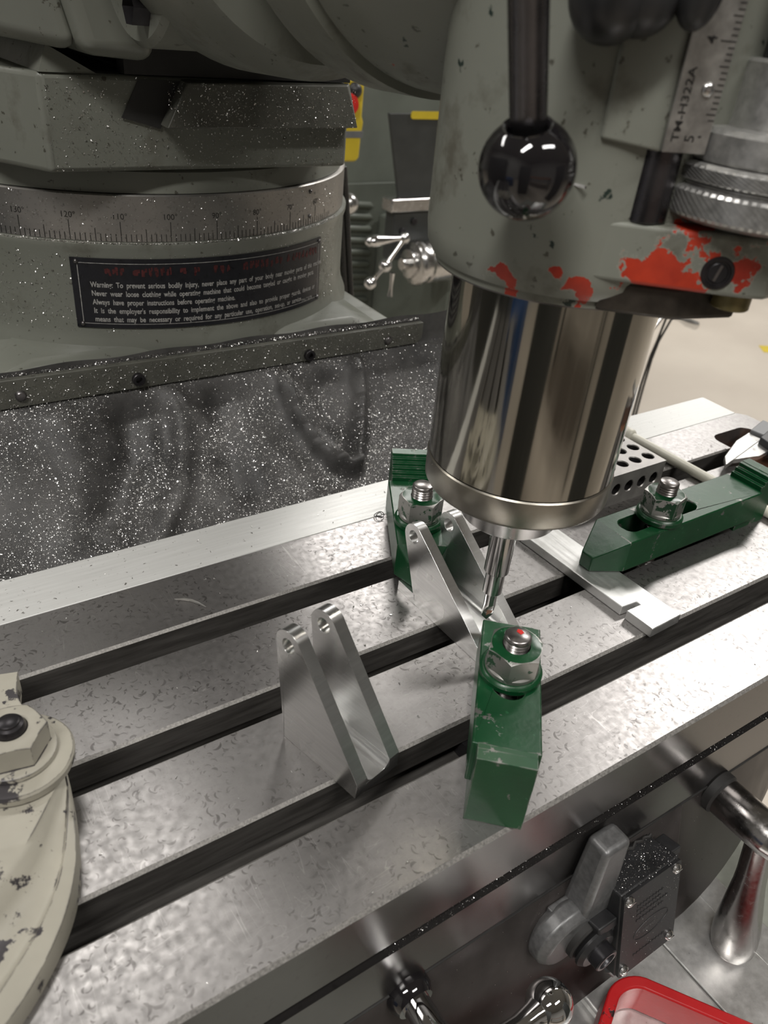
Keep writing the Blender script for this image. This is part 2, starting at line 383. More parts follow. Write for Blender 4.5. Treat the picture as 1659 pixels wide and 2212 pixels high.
# ================================================================== SETTING
FL = -Z0*1000
mb = MB(); mb.box(-3500, 6500, -4200, 6000, FL-60, FL); struct('floor', mb, 'floor_concrete')
mb = MB(); mb.box(-3500, 6500, -4200, 6000, CEIL, CEIL+60); struct('ceiling', mb, 'ceiling_paint')
for nm, b in (('wall_left', (-3560, -3500, -4200, 6000)), ('wall_right', (6500, 6560, -4200, 6000)), ('wall_back', (-3500, 6500, 6000, 6060)), ('wall_front', (-3500, 6500, -4260, -4200))):
    mb = MB(); mb.box(*b, FL, CEIL); struct(nm, mb, 'wall_paint')
for i, (x, y, pw, sx, sy) in enumerate(LAMPS):
    t = thing('ceiling_light', ['long fluorescent ceiling light above the milling machine column', 'fluorescent ceiling light beyond the far milling machine', 'fluorescent ceiling light over the bare concrete floor', 'fluorescent ceiling light near the far right wall corner',
              'fluorescent ceiling light added as unseen front fill over the blue cabinet', 'fluorescent ceiling light added as unseen front fill off the table end', 'fluorescent ceiling light behind the column near the left wall'][i], 'ceiling light', (x, y, CEIL-70))
    mb = MB(); mb.box(x-sx*500-20, x+sx*500+20, y-sy*500-20, y+sy*500+20, CEIL-50, CEIL); part('housing', mb, 'lamp_housing', t, bevel=4)
    ld = bpy.data.lights.new('tube_light', 'AREA'); ld.shape = 'RECTANGLE'; ld.size = sx; ld.size_y = sy; ld.energy = pw; ld.color = (1, .975, .94)
    lo = bpy.data.objects.new('tube_light', ld); COL.objects.link(lo); lo.parent = t; lo.location = (0, 0, .015)

# ================================================================== MILLING TABLE
FY, BY, TE = -113.2, 114.9, 420.0
tab = thing('milling_table', 'long steel milling machine table with three lengthwise slots', 'machine table', (-100, 0, -83))
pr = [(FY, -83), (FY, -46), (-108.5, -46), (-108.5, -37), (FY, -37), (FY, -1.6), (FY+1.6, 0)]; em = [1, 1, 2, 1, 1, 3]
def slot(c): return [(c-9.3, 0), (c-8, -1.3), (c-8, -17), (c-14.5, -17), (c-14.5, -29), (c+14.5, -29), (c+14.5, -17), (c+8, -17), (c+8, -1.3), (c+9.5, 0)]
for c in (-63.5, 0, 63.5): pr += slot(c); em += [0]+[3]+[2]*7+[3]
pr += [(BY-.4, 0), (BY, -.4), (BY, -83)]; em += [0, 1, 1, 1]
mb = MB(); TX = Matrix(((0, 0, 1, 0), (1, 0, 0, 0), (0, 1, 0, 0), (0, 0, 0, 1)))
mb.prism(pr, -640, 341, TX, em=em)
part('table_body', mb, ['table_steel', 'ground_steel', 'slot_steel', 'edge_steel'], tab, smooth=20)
mb = MB()                                    # drain trough at the table end
hole = arc(387, -84, 10, -90, 0, 5)+arc(387, 84, 10, 0, 90, 5)+arc(357, 84, 10, 90, 180, 5)+[(347, 72), (341.2, 72), (341.2, -72), (347, -72)]+arc(357, -84, 10, 180, 270, 5)
mb.prism([(341.05, FY), (TE-6, FY), (TE, FY+8), (TE, BY-8), (TE-6, BY), (341.05, BY)], -20, 0, holes=[hole])
mb.prism([(341.05, FY), (TE-6, FY), (TE, FY+8), (TE, BY-8), (TE-6, BY), (341.05, BY)], -83, -20.05)
part('trough_end', mb, ['table_steel'], tab, bevel=.8)
mb = MB(); mb.prism(hole, -20.0, -19, ); part('coolant_sludge', mb, 'brown_wood', tab, label='reddish brown sludge in the trough')
mb = MB(); mb.box(-640, 413.7, BY+.4, 152.6, -7, -.15); part('rear_strip', mb, 'pale_plate', tab, bevel=.5, label='pale flat strip along the rear edge of the table')

# ================================================================== SADDLE AND FRONT FITTINGS
SN = Vector((0, -1, -.2493)).normalized()     # outward normal of the leaning saddle face
def PS(x, y, off=0): return PPL(x, y, (0, -113, -84), Vector((0, 1, -.2493)))+SN*0-SN*0+Vector((0, -off, 0))
sad = thing('machine_saddle', 'dark cast saddle of the milling machine beneath the table front', 'machine saddle', (0, 0, -190))
prof = [(-112, -83.6), (-113, -84.5), (-138, -184), (-136, -190), (150, -190), (150, -83.6)]
mb = MB(); mb.prism(prof, -330, 92, TX)
n = 8
for i in range(n):                            # right flank curves away
    a0, a1 = i/n, (i+1)/n
    def sec(a): 
        x = 92+118*a; k = 60*a*a
        return [(x, -112+0*a, -83.6), (x, -136+k*.35, -180+k*.45), (x, -132+k*.5, -186+k*.4), (x, 150, -186), (x, 150, -83.6)]
    A, Bq = sec(a0), sec(a1)
    mb.add(A+Bq, [(j, (j+1) % 5, 5+(j+1) % 5, 5+j) for j in range(5)]+([(5, 6, 7, 8, 9)] if i == n-1 else []))
part('saddle_body', mb, 'saddle_iron', sad, bevel=2.5, smooth=40)
mb = MB(); mb.box(-330, 200, -113.8, -100, -84.6, -83.7); part('joint_strip', mb, 'rubber_black', sad)  # thin black strip along the joint below the table

# grey cast stop bracket with round boss
sb = thing('stop_bracket', 'grey cast stop bracket with a round boss on the saddle front', 'bracket', (0, -122, -110))
mb = MB(); mb.hexa([(-6, -114.4, -104), (17, -114.4, -104), (17, -131, -104), (-6, -131, -104)], [(-1.5, -114.4, -46.5), (17, -114.4, -46.5), (17, -128, -46.5), (-1.5, -128, -46.5)])
part('upright_lug', mb, 'cast_silver', sb, bevel=3.2, seg=3)
mb = MB(); TB = frame((-10, -118, -111), (1, 0, 0), y=(0, 0, 1)); mb.cyl(20, -2, 13, TB, c=4); mb.box(-8, 22, -12, 18, -2, 10, TB); part('boss', mb, 'cast_silver', sb, bevel=1, smooth=45)
mb = MB(); mb.cyl(13.5, 10, 17, TB @ Matrix.Translation((11, -3, 0)), c=1); part('pivot_washer', mb, 'rubber_black', sb)
mb = MB(); TP = TB @ Matrix.Translation((11, -3, 0)); mb.cyl(13, 17.2, 23, TP, c=2.2); part('pivot_cap', mb, 'plastic_black', sb)
mb = MB(); mb.lathe([(7.2, 23), (7.2, 28.6), (6.6, 29.2), (5.2, 29.2), (4.8, 28.5), (4.8, 25), (0, 25)], TP, 32); part('pivot_screw', mb, 'black_oxide', sb)

# black limit switch box
AL = R(13.92)
o_ = Vector((0, -math.cos(AL), math.sin(AL))); dn = Vector((0, -math.sin(AL), -math.cos(AL)))
ls = thing('limit_switch', 'black plastic switch box with four silver screws on the saddle front', 'switch box', (36, -130, -140))
TS = Matrix(((1, 0, 0, 0), (0, dn.y, o_.y, 0), (0, dn.z, o_.z, 0), (0, 0, 0, 1))); TS.translation = Vector((13.2, -116, -87.2))   # x right, y down, z outward
mb = MB(); mb.box(0, 45.7, 0, 58, -1.2, 20.2, TS); part('case', mb, 'plastic_black', ls, bevel=1.2)
mb = MB(); mb.prism(rrect(.2, 45.5, .2, 57.8, 2), 20.3, 22, TS); lid = part('cover', mb, 'plastic_black', ls, bevel=.5)
for x, y in ((4.2, 4.5), (41.5, 4.5), (4.2, 53.5), (41.5, 53.5)):
    mb = MB(); mb.lathe([(0, 24.1), (1.6, 23.9), (2.8, 23.1), (3.1, 22.05)], TS @ Matrix.Translation((x, y, 0)), 20); mb.box(-2.2, 2.2, -.25, .25, 23.6, 24.25, TS @ Matrix.Translation((x, y, 0)))
    part('screw', mb, 'steel_bright', ls)
mb = MB()                                      # moulded oval emblem
el = [TS @ Vector((24+14*math.cos(a)*math.cos(.18)+5*math.sin(a)*.2, 33+5.5*math.sin(a)-1.5*math.cos(a), 22.05)) for a in np.linspace(0, 2*math.pi, 40)]
mb.tube(el, .22, 6, caps=False); part('oval_emblem', mb, 'plastic_black', lid)
for i, (yy, n_) in enumerate(((12, 9), (15.2, 8), (18.4, 10), (22, 9), (47, 10))):     # rows of tiny raised marks, too worn to read
    mb = MB(); x = 11.
    for k in range(n_):
        L_ = random.uniform(1.4, 2.4); mb.box(x, x+L_, yy, yy+.3, 22, 22.2, TS); mb.box(x, x+.3, yy-.8, yy+1, 22, 22.2, TS); x += L_+.7
    part('raised_marks', mb, 'plastic_black', lid)
textmesh('servo', 4.6, lambda x, y: TS @ Vector((17+x, 34.6-y-.06*x, 22.12)), 'raised_lettering', 'cast_grey', lid)
mb = MB(); mb.box(45.8, 56, 3.5, 8.5, 2, 14, TS); mb.box(45.8, 55, 9.2, 11, 2, 14, TS); part('side_tab', mb, 'plastic_black', ls, bevel=.8)
mb = MB(); mb.box(-14, -.1, 15, 21, 3, 19, TS); mb.box(-13, -.1, 22.5, 25, 3, 18, TS); part('actuator_tab', mb, 'plastic_black', ls, bevel=1)
mb = MB(); mb.tube([TS @ Vector((x, -1.2+.5*math.sin(x*.5), 1.5+.8*math.sin(x*.9))) for x in np.linspace(0, 45, 24)], .9, 6); part('gasket_edge', mb, 'rubber_black', ls)
mb = MB(); mb.tube([TS @ Vector(p) for p in ((2, 58.5, 14), (4, 62, 15), (16, 63.5, 15), (27, 60, 14))], 2.6, 10); part('lever', mb, 'cast_grey', ls)

# steel table lock handle, hub and pear grip
lh = thing('table_lock_handle', 'brushed steel lock lever with pear shaped grip hanging down', 'lever', (123, -116, -92))
HB = PS(1547, 1706)
TH = frame(HB, (1, 0, 0), y=(0, 0, 1))
mb = MB(); mb.cyl(13.5, -3, 6, TH, c=2); part('seat_ring', mb, 'rubber_black', lh)
mb = MB(); mb.lathe([(0, 5), (11.8, 5), (12.3, 6), (12.3, 38), (12.0, 39), (7.4, 56), (6.8, 56.6), (0, 56.6)], TH, 48); part('hub', mb, 'brushed_handle', lh)
hp = TH @ Vector((0, 0, 33))
g0 = Vector((hp.x, hp.y, hp.z)); gdir = None
# grip runs from the hub down; direction fitted to the photo with the grip staying in the hub's plane
yb = hp.y
gt, gb_ = PY(1597, 1812, yb-2), PY(1577, 2055, yb-16)
gd = (gb_-g0).normalized(); GL = (gb_-g0).length
TG = frame(g0, gd.orthogonal(), z=gd)
TG = frame(g0, gd.cross(Vector((0, 1, 0))), y=gd.cross(gd.cross(Vector((0, 1, 0)))))
if (TG.to_3x3() @ Vector((0, 0, 1))).dot(gd) < 0: TG = TG @ Matrix.Rotation(math.pi, 4, 'X')
s_ = GL/92.
mb = MB(); mb.lathe([(0, 0), (8.2, 0), (8.2, 12), (8.6, 30*s_), (9.2, 38*s_), (11.6, 55*s_), (13.6, 70*s_), (13.9, 78*s_), (13.2, 85*s_), (11.2, 89.5*s_), (7, 91.6*s_), (0, 92*s_)], TG, 48); part('grip', mb, 'brushed_handle', lh)

# chrome clamp lever low on the saddle
cl = thing('saddle_lock_lever', 'polished chrome lever with ball end and black rubber collar', 'lever', (-104, -114, -88))
CB = PS(880, 2140)
TC = frame(CB, (1, 0, 0), y=(0, 0, 1))
mb = MB(); mb.lathe([(0, -3), (10.8, -3), (11.4, 0), (11.2, 3), (9.6, 6), (9, 7), (6, 7)], TC, 40); part('collar', mb, 'ball_black', cl)
kp = [CB+Vector((0, -6, 0)), CB+Vector((0, -20, 0)), CB+Vector((3, -31, -1))]
be = PZ(1186, 2168, -96)
mid = CB+Vector((16, -38, -1)); m2 = mid.lerp(be, .5)+Vector((0, 0, -1.5))
mb = MB(); mb.tube([kp[0], kp[1], kp[2], CB+Vector((8, -36, -1.5)), mid, m2, mid.lerp(be, .72), mid.lerp(be, .88), be], [7, 7, 7.2, 7, 6, 5.2, 5.8, 8, 9.6], 20); part('arm', mb, 'chrome', cl, smooth=60)
mb = MB(); mb.sphere(11.2, Matrix.Translation(be), 40); part('ball', mb, 'chrome', cl)

# knee with way covers
kn = thing('machine_knee', 'pale green painted knee casting of the milling machine under the way covers', 'machine knee', (60, -60, -420))
mb = MB(); mb.box(-190, 260, -330, 150, -420, -206); part('knee_body', mb, 'knee_paint', kn, bevel=8)
mb = MB(); mb.cyl(45, FL+90.5, -420.2, Matrix.Translation((40, -60, 0)), c=2); part('elevating_screw', mb, 'steel_dark', kn)
wc = thing('way_cover', 'shiny sheet steel way cover plates lying on the machine knee', 'way cover', (80, -200, -206))
mb = MB(); mb.box(20, 87, -215, -120, -199, -191); part('front_plate', mb, 'cover_steel', wc, bevel=2)
mb = MB(); mb.box(-20, 86, -330, -100, -205.8, -199.2); part('inner_plate', mb, 'cover_steel', wc, bevel=.8)
mb = MB(); mb.box(89, 137, -330, -90, -205.8, -193.5); part('side_plate', mb, 'cover_steel', wc, bevel=.8)
mb = MB(); mb.box(137.4, 160, -330, -90, -205.8, -195); part('outer_plate', mb, 'cover_steel', wc, bevel=.8)

# red handled frame lying on the way cover
rz = -165
A_, B_, C_ = PZ(1342, 2100, rz), PZ(1310, 2205, rz), PZ(1560, 2194, rz)
rt = thing('red_tool_frame', 'red painted metal frame with rounded corner lying on the way cover', 'tool', (60, -170, -191))
d1 = (B_-A_).normalized(); d2 = (C_-A_).normalized()
pts = [A_+d1*150, A_+d1*60]+[A_+d1*14*(1-k)**1.6+d2*14*k**1.6 for k in np.linspace(0, 1, 9)]+[A_+d2*60, A_+d2*150]
mb = MB(); nrm = Vector((0, 0, 1)); rows = []
for i, p in enumerate(pts):
    tg = (pts[min(i+1, len(pts)-1)]-pts[max(i-1, 0)]).normalized(); sd = tg.cross(nrm).normalized()
    ins = -1 if sd.dot(d1+d2) > 0 else 1
    sd = sd*(-ins)                              # points to the inside of the corner
    rows.append([p-sd*3.4+nrm*0, p-sd*4.2-nrm*14, p-sd*4-nrm*25.5, p+sd*3-nrm*25.5, p+sd*3.2-nrm*9, p+sd*3-nrm*1])
k = 6
for i in range(len(rows)-1):
    for j in range(k): mb.add([rows[i][j], rows[i][(j+1) % k], rows[i+1][(j+1) % k], rows[i+1][j]], [(0, 1, 2, 3)])
mb.add(rows[0], [tuple(range(k))]); mb.add(rows[-1], [tuple(range(k))])
part('frame_bar', mb, 'red_paint', rt, bevel=1.0, smooth=50)

# ================================================================== COLUMN, TURRET, RAM
CX, CY, CRD = -20.0, 479.3, 187.55
col_ = thing('machine_column', 'grey green milling machine column with graduated turret ring', 'machine column', (CX, CY, FL))
TCOL = Matrix.Translation((CX, CY, 0))
mb = MB(); mb.lathe([(0, 20), (196, 20), (194, 60), (190, 70), (188.6, 78), (188.6, 128), (190.5, 134), (190.5, 137), (187, 138.4), (0, 138.4)], TCOL, 128); part('drum', mb, 'enamel_col', col_)
mb = MB(); mb.prism([(-205, 800), (-205, 300), (-190, 285), (138, 285), (152, 300), (165, 800)], FL+90, 56)
part('column_body', mb, 'enamel_col', col_, bevel=5, seg=3)
mb = MB(); mb.hexa([(-200, 800, 55.8), (-186, 287, 55.8), (134, 287, 55.8), (160, 800, 55.8)], [(-180, 740, 68), (-150, 296, 66), (104, 296, 66), (140, 740, 68)])
part('column_shoulder', mb, 'enamel_col', col_, bevel=4, seg=3)
mb = MB(); mb.box(-330, 290, -120, 950, FL+.5, FL+90); part('foot', mb, 'enamel_col', col_, bevel=12)
ZR0, ZR1 = 138.6, 168.6
mb = MB(); mb.lathe([(150, ZR0), (CRD, ZR0), (CRD, ZR1-.8), (CRD-.8, ZR1), (0, ZR1)], TCOL, 160); ring = part('turret_ring', mb, 'ring_steel', col_, label='steel ring engraved with degree marks')
def rp(adeg, z, dr=.12):
    a = R(-adeg+1.07); return Vector((CX+(CRD+dr)*math.cos(a), CY+(CRD+dr)*math.sin(a), z))
mb = MB()
for a in range(52, 142):
    h = 13 if a % 10 == 0 else (8.5 if a % 5 == 0 else 5)
    w2 = .075
    mb.add([rp(a-w2, ZR0+.2), rp(a+w2, ZR0+.2), rp(a+w2, ZR0+h), rp(a-w2, ZR0+h)], [(0, 1, 2, 3)])
part('degree_marks', mb, 'print_black', ring, smooth=0)
for a in range(60, 141, 10):
    k = 180/math.pi/CRD
    textmesh(f'{a}°', 5.4, lambda x, y: rp(a-(x)*k, ZR0+14.5+y), 'numeral', 'print_black', ring, align='CENTER')
mb = MB()
for a, z in ((62.5, 145), (62.5, 163)): mb.sphere(1.6, Matrix.Translation(rp(a, z, 0)), 12)
part('ring_rivet', mb, 'steel_dark', ring)
# warning plate
wp = MB(); a0, a1 = 120.6, 57.5
def wpt(a, z, dr=0): 
    r = 189.0+dr; b = R(-a+1.07); return Vector((CX+r*math.cos(b), CY+r*math.sin(b), z))
NA = 40; aa = np.linspace(a0, a1, NA+1)
zt = lambda a: 127.6-1.0*(a0-a)/(a0-a1); zb = lambda a: 79.0-3.0*(a0-a)/(a0-a1)
wp.grid([[wpt(a, zb(a), .5) for a in aa], [wpt(a, zt(a), .5) for a in aa]])
wp.grid([[wpt(a, zt(a), .5) for a in aa], [wpt(a, zt(a), -.6) for a in aa]]); wp.grid([[wpt(a, zb(a), -.6) for a in aa], [wpt(a, zb(a), .5) for a in aa]])
plate = part('warning_plate', wp, 'plate_black', col_, label='black curved safety warning plate')
mb = MB(); 
def strip(mb, A, Bz, w_=.35):
    for i in range(len(A)-1):
        z = lambda j: Bz[j]
        mb.add([wpt(A[i], z(i), .6), wpt(A[i+1], z(i+1), .6), wpt(A[i+1], z(i+1)+w_, .6), wpt(A[i], z(i)+w_, .6)], [(0, 1, 2, 3)])
ab = np.linspace(a0-1.6, a1+1.2, 40)
strip(mb, ab, [zt(a)-3.4 for a in ab]); strip(mb, ab, [zb(a)+3.0 for a in ab])
for a in (a0-1.4, a1+1.1): mb.add([wpt(a-.07, zb(a)+4, .6), wpt(a+.07, zb(a)+4, .6), wpt(a+.07, zt(a)-4, .6), wpt(a-.07, zt(a)-4, .6)], [(0, 1, 2, 3)])
part('plate_border', mb, 'print_white', plate, smooth=0)
mb = MB()                                      # title line, worn past reading
x = a0-5.2
while x > a1+2.5:
    wd = random.uniform(.9, 1.5)
    if random.random() < .84:
        zc = zt(x)-12.2
        for _ in range(7):
            ox = random.uniform(0, wd*.7); oz = random.uniform(0, 4.2)
            mb.add([wpt(x-ox, zc+oz, .62), wpt(x-ox-wd*.32, zc+oz, .62), wpt(x-ox-wd*.32, zc+oz+2.6, .62), wpt(x-ox, zc+oz+2.6, .62)], [(0, 1, 2, 3)])
    x -= wd+.22
part('worn_title', mb, 'print_red', plate, smooth=0)
lines = ['Warning:  To  prevent  serious  bodily  injury,  never  place  any  part  of  your  body  near  moving  parts  of  this  machine.',
         'Never  wear  loose  clothing  while  operating  machine  that  could  become  tangled  or  caught  in  moving  parts.',
         'Always  have  proper  instructions  before  operating  machine.',
         'It  is  the  employer\'s  responsibility  to  implement  the  above  and  also  to  provide  proper  guards,  devices  or',
         'means  that  may  be  necessary  or  required  for  any  particular  use,  operation,  set-up,  or  service.']
LW = (199, 186, 101, 188, 169)
for i, s_l in enumerate(lines):
    sz = 5.3; wd = textwidth(s_l, sz); xs = LW[i]/wd
    za = 108.0-6.1*i
    k = 180/math.pi/189.6
    textmesh(s_l, sz, lambda x, y: wpt(a0-3.6-(x)*k-.05*i, za-2.6*(x/195)+y, .64), 'warning_text', 'print_white', plate, offset=.10, xs=xs)
textmesh('TM-C3078', 4.2, lambda x, y: wpt(a1+8.2-x*180/math.pi/189.6, 79.3+y, .64), 'plate_number', 'print_white', plate, xs=.82)
for a, z in ((a0-1.2, zt(a0)-2.6), (a0-1.2, zb(a0)+2.6), (a1+1, zt(a1)-2.6), (a1+1, zb(a1)+2.6)):
    mb = MB(); mb.sphere(1.7, Matrix.Translation(wpt(a, z, .4)), 16); part('rivet', mb, 'steel_dark', plate)
# ram saddle block above the ring
mb = MB(); mb.lathe([(0, 169), (184, 169), (182, 182), (165, 192), (0, 192)], TCOL, 96); part('turret_top', mb, 'enamel_col', col_)
mb = MB(); mb.prism([(-123, 290), (85, 290), (85, 660), (-123, 660), (-165, 560), (-175, 420), (-150, 330)], 185, 239); part('ram_block', mb, 'enamel_col', col_, bevel=3)
mb = MB(); mb.hexa([(-123, 290, 239.05), (-60, 290, 239.05), (-60, 660, 239.05), (-150, 660, 239.05)], [(-117, 291, 253), (-90, 291, 239.2), (-90, 660, 239.2), (-146, 660, 257)]); part('gib_ledge', mb, 'enamel_col', col_, bevel=1)
mb = MB(); mb.hexa([(-54, 276, 212), (84.5, 276, 213), (84.5, 289.9, 213), (-54, 289.9, 212)], [(-39, 279, 237), (76, 279, 239), (84, 289.9, 239.5), (-39, 289.9, 238)]); part('gib_cover', mb, 'guard_green', col_, bevel=.8)
mb = MB(); mb.prism([(-78, 216), (-54, 210), (-38, 237), (-66, 237)], 0, .6, frame((0, 289.3, 0), (1, 0, 0), z=(0, -1, 0))); part('recess_shade', mb, 'rubber_black', col_)  # flat black patch gives the recess its shade; nothing is hollowed out
mb = MB(); mb.box(-60, 60, 292, 640, 239.2, 262); mb.box(-60, 80, 270, 760, 262.2, 420); part('ram_slide', mb, 'enamel_col', col_, bevel=10, seg=3)
mb = MB(); mb.hexa([(-104, 264, 250), (-62, 264, 248), (-62, 690, 248), (-150, 690, 258)], [(-150, 262, 420), (-62, 264, 420), (-62, 690, 420), (-190, 690, 420)]); part('ram_side', mb, 'enamel_col', col_, bevel=9, seg=4)
mb = MB(); mb.hexa([(-150, 300, 256), (-104, 266, 251), (-104, 680, 254), (-185, 680, 260)], [(-195, 300, 420), (-150, 264, 420), (-150, 690, 420), (-230, 690, 420)]); part('ram_cheek', mb, 'enamel_col', col_, bevel=8, seg=4)
TK = frame((0, 213, 318), (0, 1, 0), y=(0, 0, 1))   # z axis along +X
mb = MB(); mb.lathe([(0, -90), (56, -90), (59, -87), (59, -50), (0, -50)], TK, 64); part('knuckle', mb, 'enamel_col', col_)
mb = MB(); mb.hexnut(17, 9, TK @ Matrix.Translation((-14, -41, -98.5)), 0); part('knuckle_bolt', mb, 'stud_dark', col_)
mb = MB(); TY = frame((-8, 0, 345), (1, 0, 0), z=(0, 1, 0))
mb.lathe([(0, 128), (80, 128), (88, 140), (90, 190), (84, 236), (0, 236)], frame((-30, 0, 342), (1, 0, 0), z=(0, 1, 0)), 72); part('ram_adapter', mb, 'enamel_col', col_)
mb = MB(); mb.box(-75, 82, 286, 300, 239.9, 256); part('ram_gap_shade', mb, 'rubber_black', col_)  # black strip standing in for the shade in the gap below the ram
mb = MB(); mb.tube([PY(-14, 215, 420), PY(4, 150, 420), PY(10, 60, 420), PY(8, -60, 420)], 9, 14); part('clamp_bolt', mb, 'stud_dark', col_)
# cables down the column side
for i, x in enumerate((727, 741)):
    pts = [PY(x+(757-733)*k+1.5*math.sin(k*5+i), 360+370*k, 440) for k in np.linspace(0, 1, 40)]
    pts = [Vector((p.x, 440, p.z)) for p in pts]
    mb = MB(); mb.tube(pts, [3.1+.22*((j*7) % 2) for j in range(40)], 10)
    single('braided_cable', mb, 'cable_braid', ['black braided cable hanging close against the machine column', 'outer black braided cable hanging beside its twin at the column'][i], 'cable', pts[-1], 'braided cables beside the column')

# rubber chip apron and its rail
rail = thing('apron_rail', 'painted metal rail with socket screws holding the rubber apron', 'rail', (0, 278, 42))
def PR_(x, y): return PY(x, y, 276)
mb = MB(); mb.prism([(-300, 42.6), (158, 42.6), (164.5, 47), (164.5, 61), (-300, 63.5)], 0, 5, frame((0, 282, 0), (1, 0, 0), z=(0, -1, 0)))
part('rail_bar', mb, 'guard_green', rail, bevel=.6)
for i, (x, y) in enumerate(((45, 855), (298, 818), (667, 766), (838, 735))):
    p = PY(x, y, 277); T = frame((p.x, 277, p.z), (1, 0, 0), z=(0, -1, 0))
    mb = MB()
    if i in (1, 2): mb.lathe([(0, 1), (2.2, 1), (2.4, 3.4), (4.1, 3.4), (4.5, 3), (4.5, 0)], T, 24)
    else: mb.lathe([(0, 2.2), (2.5, 1.9), (3.6, .9), (3.8, 0)], T, 20)
    part('screw', mb, 'stud_dark' if i in (1, 2) else 'steel_dark', rail)
# rubber sheet: v 0 at the rail, 1 behind the table
AV0, AV1 = Vector((0, 280, 43)), Vector((0, 163, -52))
AN = Vector((0, AV0.z-AV1.z, -(AV0.y-AV1.y))).normalized()
if AN.y > 0: AN = -AN                          # faces the camera and up
AN = Vector((0, -95, 117)).normalized()
def auv(x, y):
    p = PPL(x, y, AV0, AN); v = (p-AV0).dot((AV1-AV0))/(AV1-AV0).length_squared; return p.x, v
RID = [([(372, 842), (395, 900), (402, 960), (395, 1060), (340, 1180)], 9, 7), ([(600, 805), (640, 880), (690, 950), (735, 990)], 7, 9), ([(765, 780), (783, 850), (783, 930), (770, 1000)], 7, 10),
       ([(735, 990), (755, 1005), (770, 1000)], 7, 8), ([(130, 900), (180, 1000), (160, 1150)], 16, 4), ([(470, 850), (500, 950), (520, 1050)], 16, -7), ([(270, 880), (285, 980), (250, 1100)], 14, -7), ([(690, 830), (710, 900)], 18, -5)]
RW = [([auv(*p) for p in pl], wd, h) for pl, wd, h in RID]
AL_ = (AV1-AV0).length
def ah(x, v):
    h = -10*math.sin(math.pi*min(1, max(0, v)))+2.0*math.sin(x*.031+v*3)+1.2*math.sin(x*.083-v*7)
    for pl, wd, hh in RW:
        best = 1e9
        for (x0, v0), (x1, v1) in zip(pl, pl[1:]):
            ax, ay, bx, by = x0, v0*AL_, x1, v1*AL_; L2 = (bx-ax)**2+(by-ay)**2
            tt = max(0, min(1, ((x-ax)*(bx-ax)+(v*AL_-ay)*(by-ay))/L2)); best = min(best, math.hypot(x-ax-tt*(bx-ax), v*AL_-ay-tt*(by-ay)))
        h += 1.35*hh*math.exp(-(best/(wd*.85))**2)
    return h*min(1, max(0, v*7))
def apt(x, v):
    p = AV0.lerp(AV1, v); return Vector((x, p.y, p.z))+AN*ah(x, v)
NX, NV = 190, 70; XA, XB = -420, 300
mb = MB(); G = [[Vector((XA+(XB-XA)*i/NX, 283.2-1.2*k, 66.5-8*k+.8*math.sin(i*.35)*(k == 0))) for i in range(NX+1)] for k in range(3)]+[[apt(XA+(XB-XA)*i/NX, j/NV) for i in range(NX+1)] for j in range(NV+1)]
mb.grid(G); mb.grid([[p-AN*2.2 for p in r] for r in G])
for r in (G[0], G[-1]): mb.grid([r, [p-AN*2.2 for p in r]])
ap = single('rubber_apron', mb, 'apron_rubber', 'black rubber chip apron sagging in folds behind the table', 'rubber apron', (0, 220, 0), smooth=80)

# ================================================================== MILLING HEAD
QX, QY = 0.0, -17.1
hd = thing('spindle_unit', 'grey green milling head with paint chipped to red above the quill', 'milling head', (QX, QY, 206))
TQ = Matrix.Translation((QX, QY, 0))
mb = MB(); mb.lathe([(43.5, 206), (50.5, 206), (50.8, 208.5), (52.2, 209), (54.6, 213.5), (55.4, 220), (56, 300), (56, 400), (0, 400)], TQ, 96); part('quill_housing', mb, 'enamel_head', hd)
mb = MB(); mb.lathe([(43.4, 205.4), (50.2, 205.4), (50.6, 208.3)], TQ, 96); part('housing_rim', mb, 'steel_dark', hd)
mb = MB(); TYH = frame((-7, 0, 347), (1, 0, 0), z=(0, 1, 0))
mb.lathe([(0, -60), (60, -60), (64, -30), (72, 10), (84, 36), (88, 52), (88, 60), (86.5, 61), (86.5, 62.5), (91, 63.5), (92, 96), (86, 104), (0, 104)], TYH, 96); part('swivel_body', mb, 'enamel_head', hd)
mb = MB(); mb.lathe([(86, 104.2), (78, 127.5), (0, 127.5)], TYH, 64); part('swivel_neck', mb, 'enamel_head', hd)
# stop boss / flange
fl = [(-37.5, -57), (-31, -63), (5, -96), (11, -99.5), (17, -99), (62, -66), (56, -17), (0, -17), (-20, -30)]
mb = MB(); mb.prism(fl, 217.5, 237); part('stop_flange', mb, 'enamel_head', hd, bevel=1.5, seg=3)
mb = MB(); mb.prism([(-27, -62), (-8, -79), (20, -86), (46, -60), (30, -30)], 206, 217.3)
part('lower_lug', mb, 'lug_iron', hd, bevel=1.5)
mb = MB(); mb.cyl(6.5, 211.5, 217.3, Matrix.Translation((12, -88, 0))); part('flange_bolt', mb, 'brass_dull', hd)
fn = Vector((-.676, -.737, 0)).normalized()
sp = PPL(1550, 590, (-31, -63, 227), fn)
TSc = frame(sp+fn*.1, fn.cross(Vector((0, 0, 1))), y=(0, 0, 1))
if (TSc.to_3x3() @ Vector((0, 0, 1))).dot(fn) < 0: TSc = TSc @ Matrix.Rotation(math.pi, 4, 'X')
mb = MB(); mb.lathe([(5.4, 0), (5.1, .5), (4.2, .5), (4.0, -.0), (3.8, -.06), (0, -.06)], TSc, 32); sr = part('screw_recess', mb, 'stud_dark', hd)
mb = MB(); mb.lathe([(0, .35), (3.0, .35), (3.3, .1), (3.3, -.05)], TSc, 28); sc_ = part('set_screw', mb, 'black_oxide', hd)
mb = MB(); mb.box(-.45, .45, -2.7, 2.7, .2, .5, TSc @ Matrix.Rotation(R(-14), 4, 'Z')); part('screw_slot', mb, 'steel_dark', sc_)
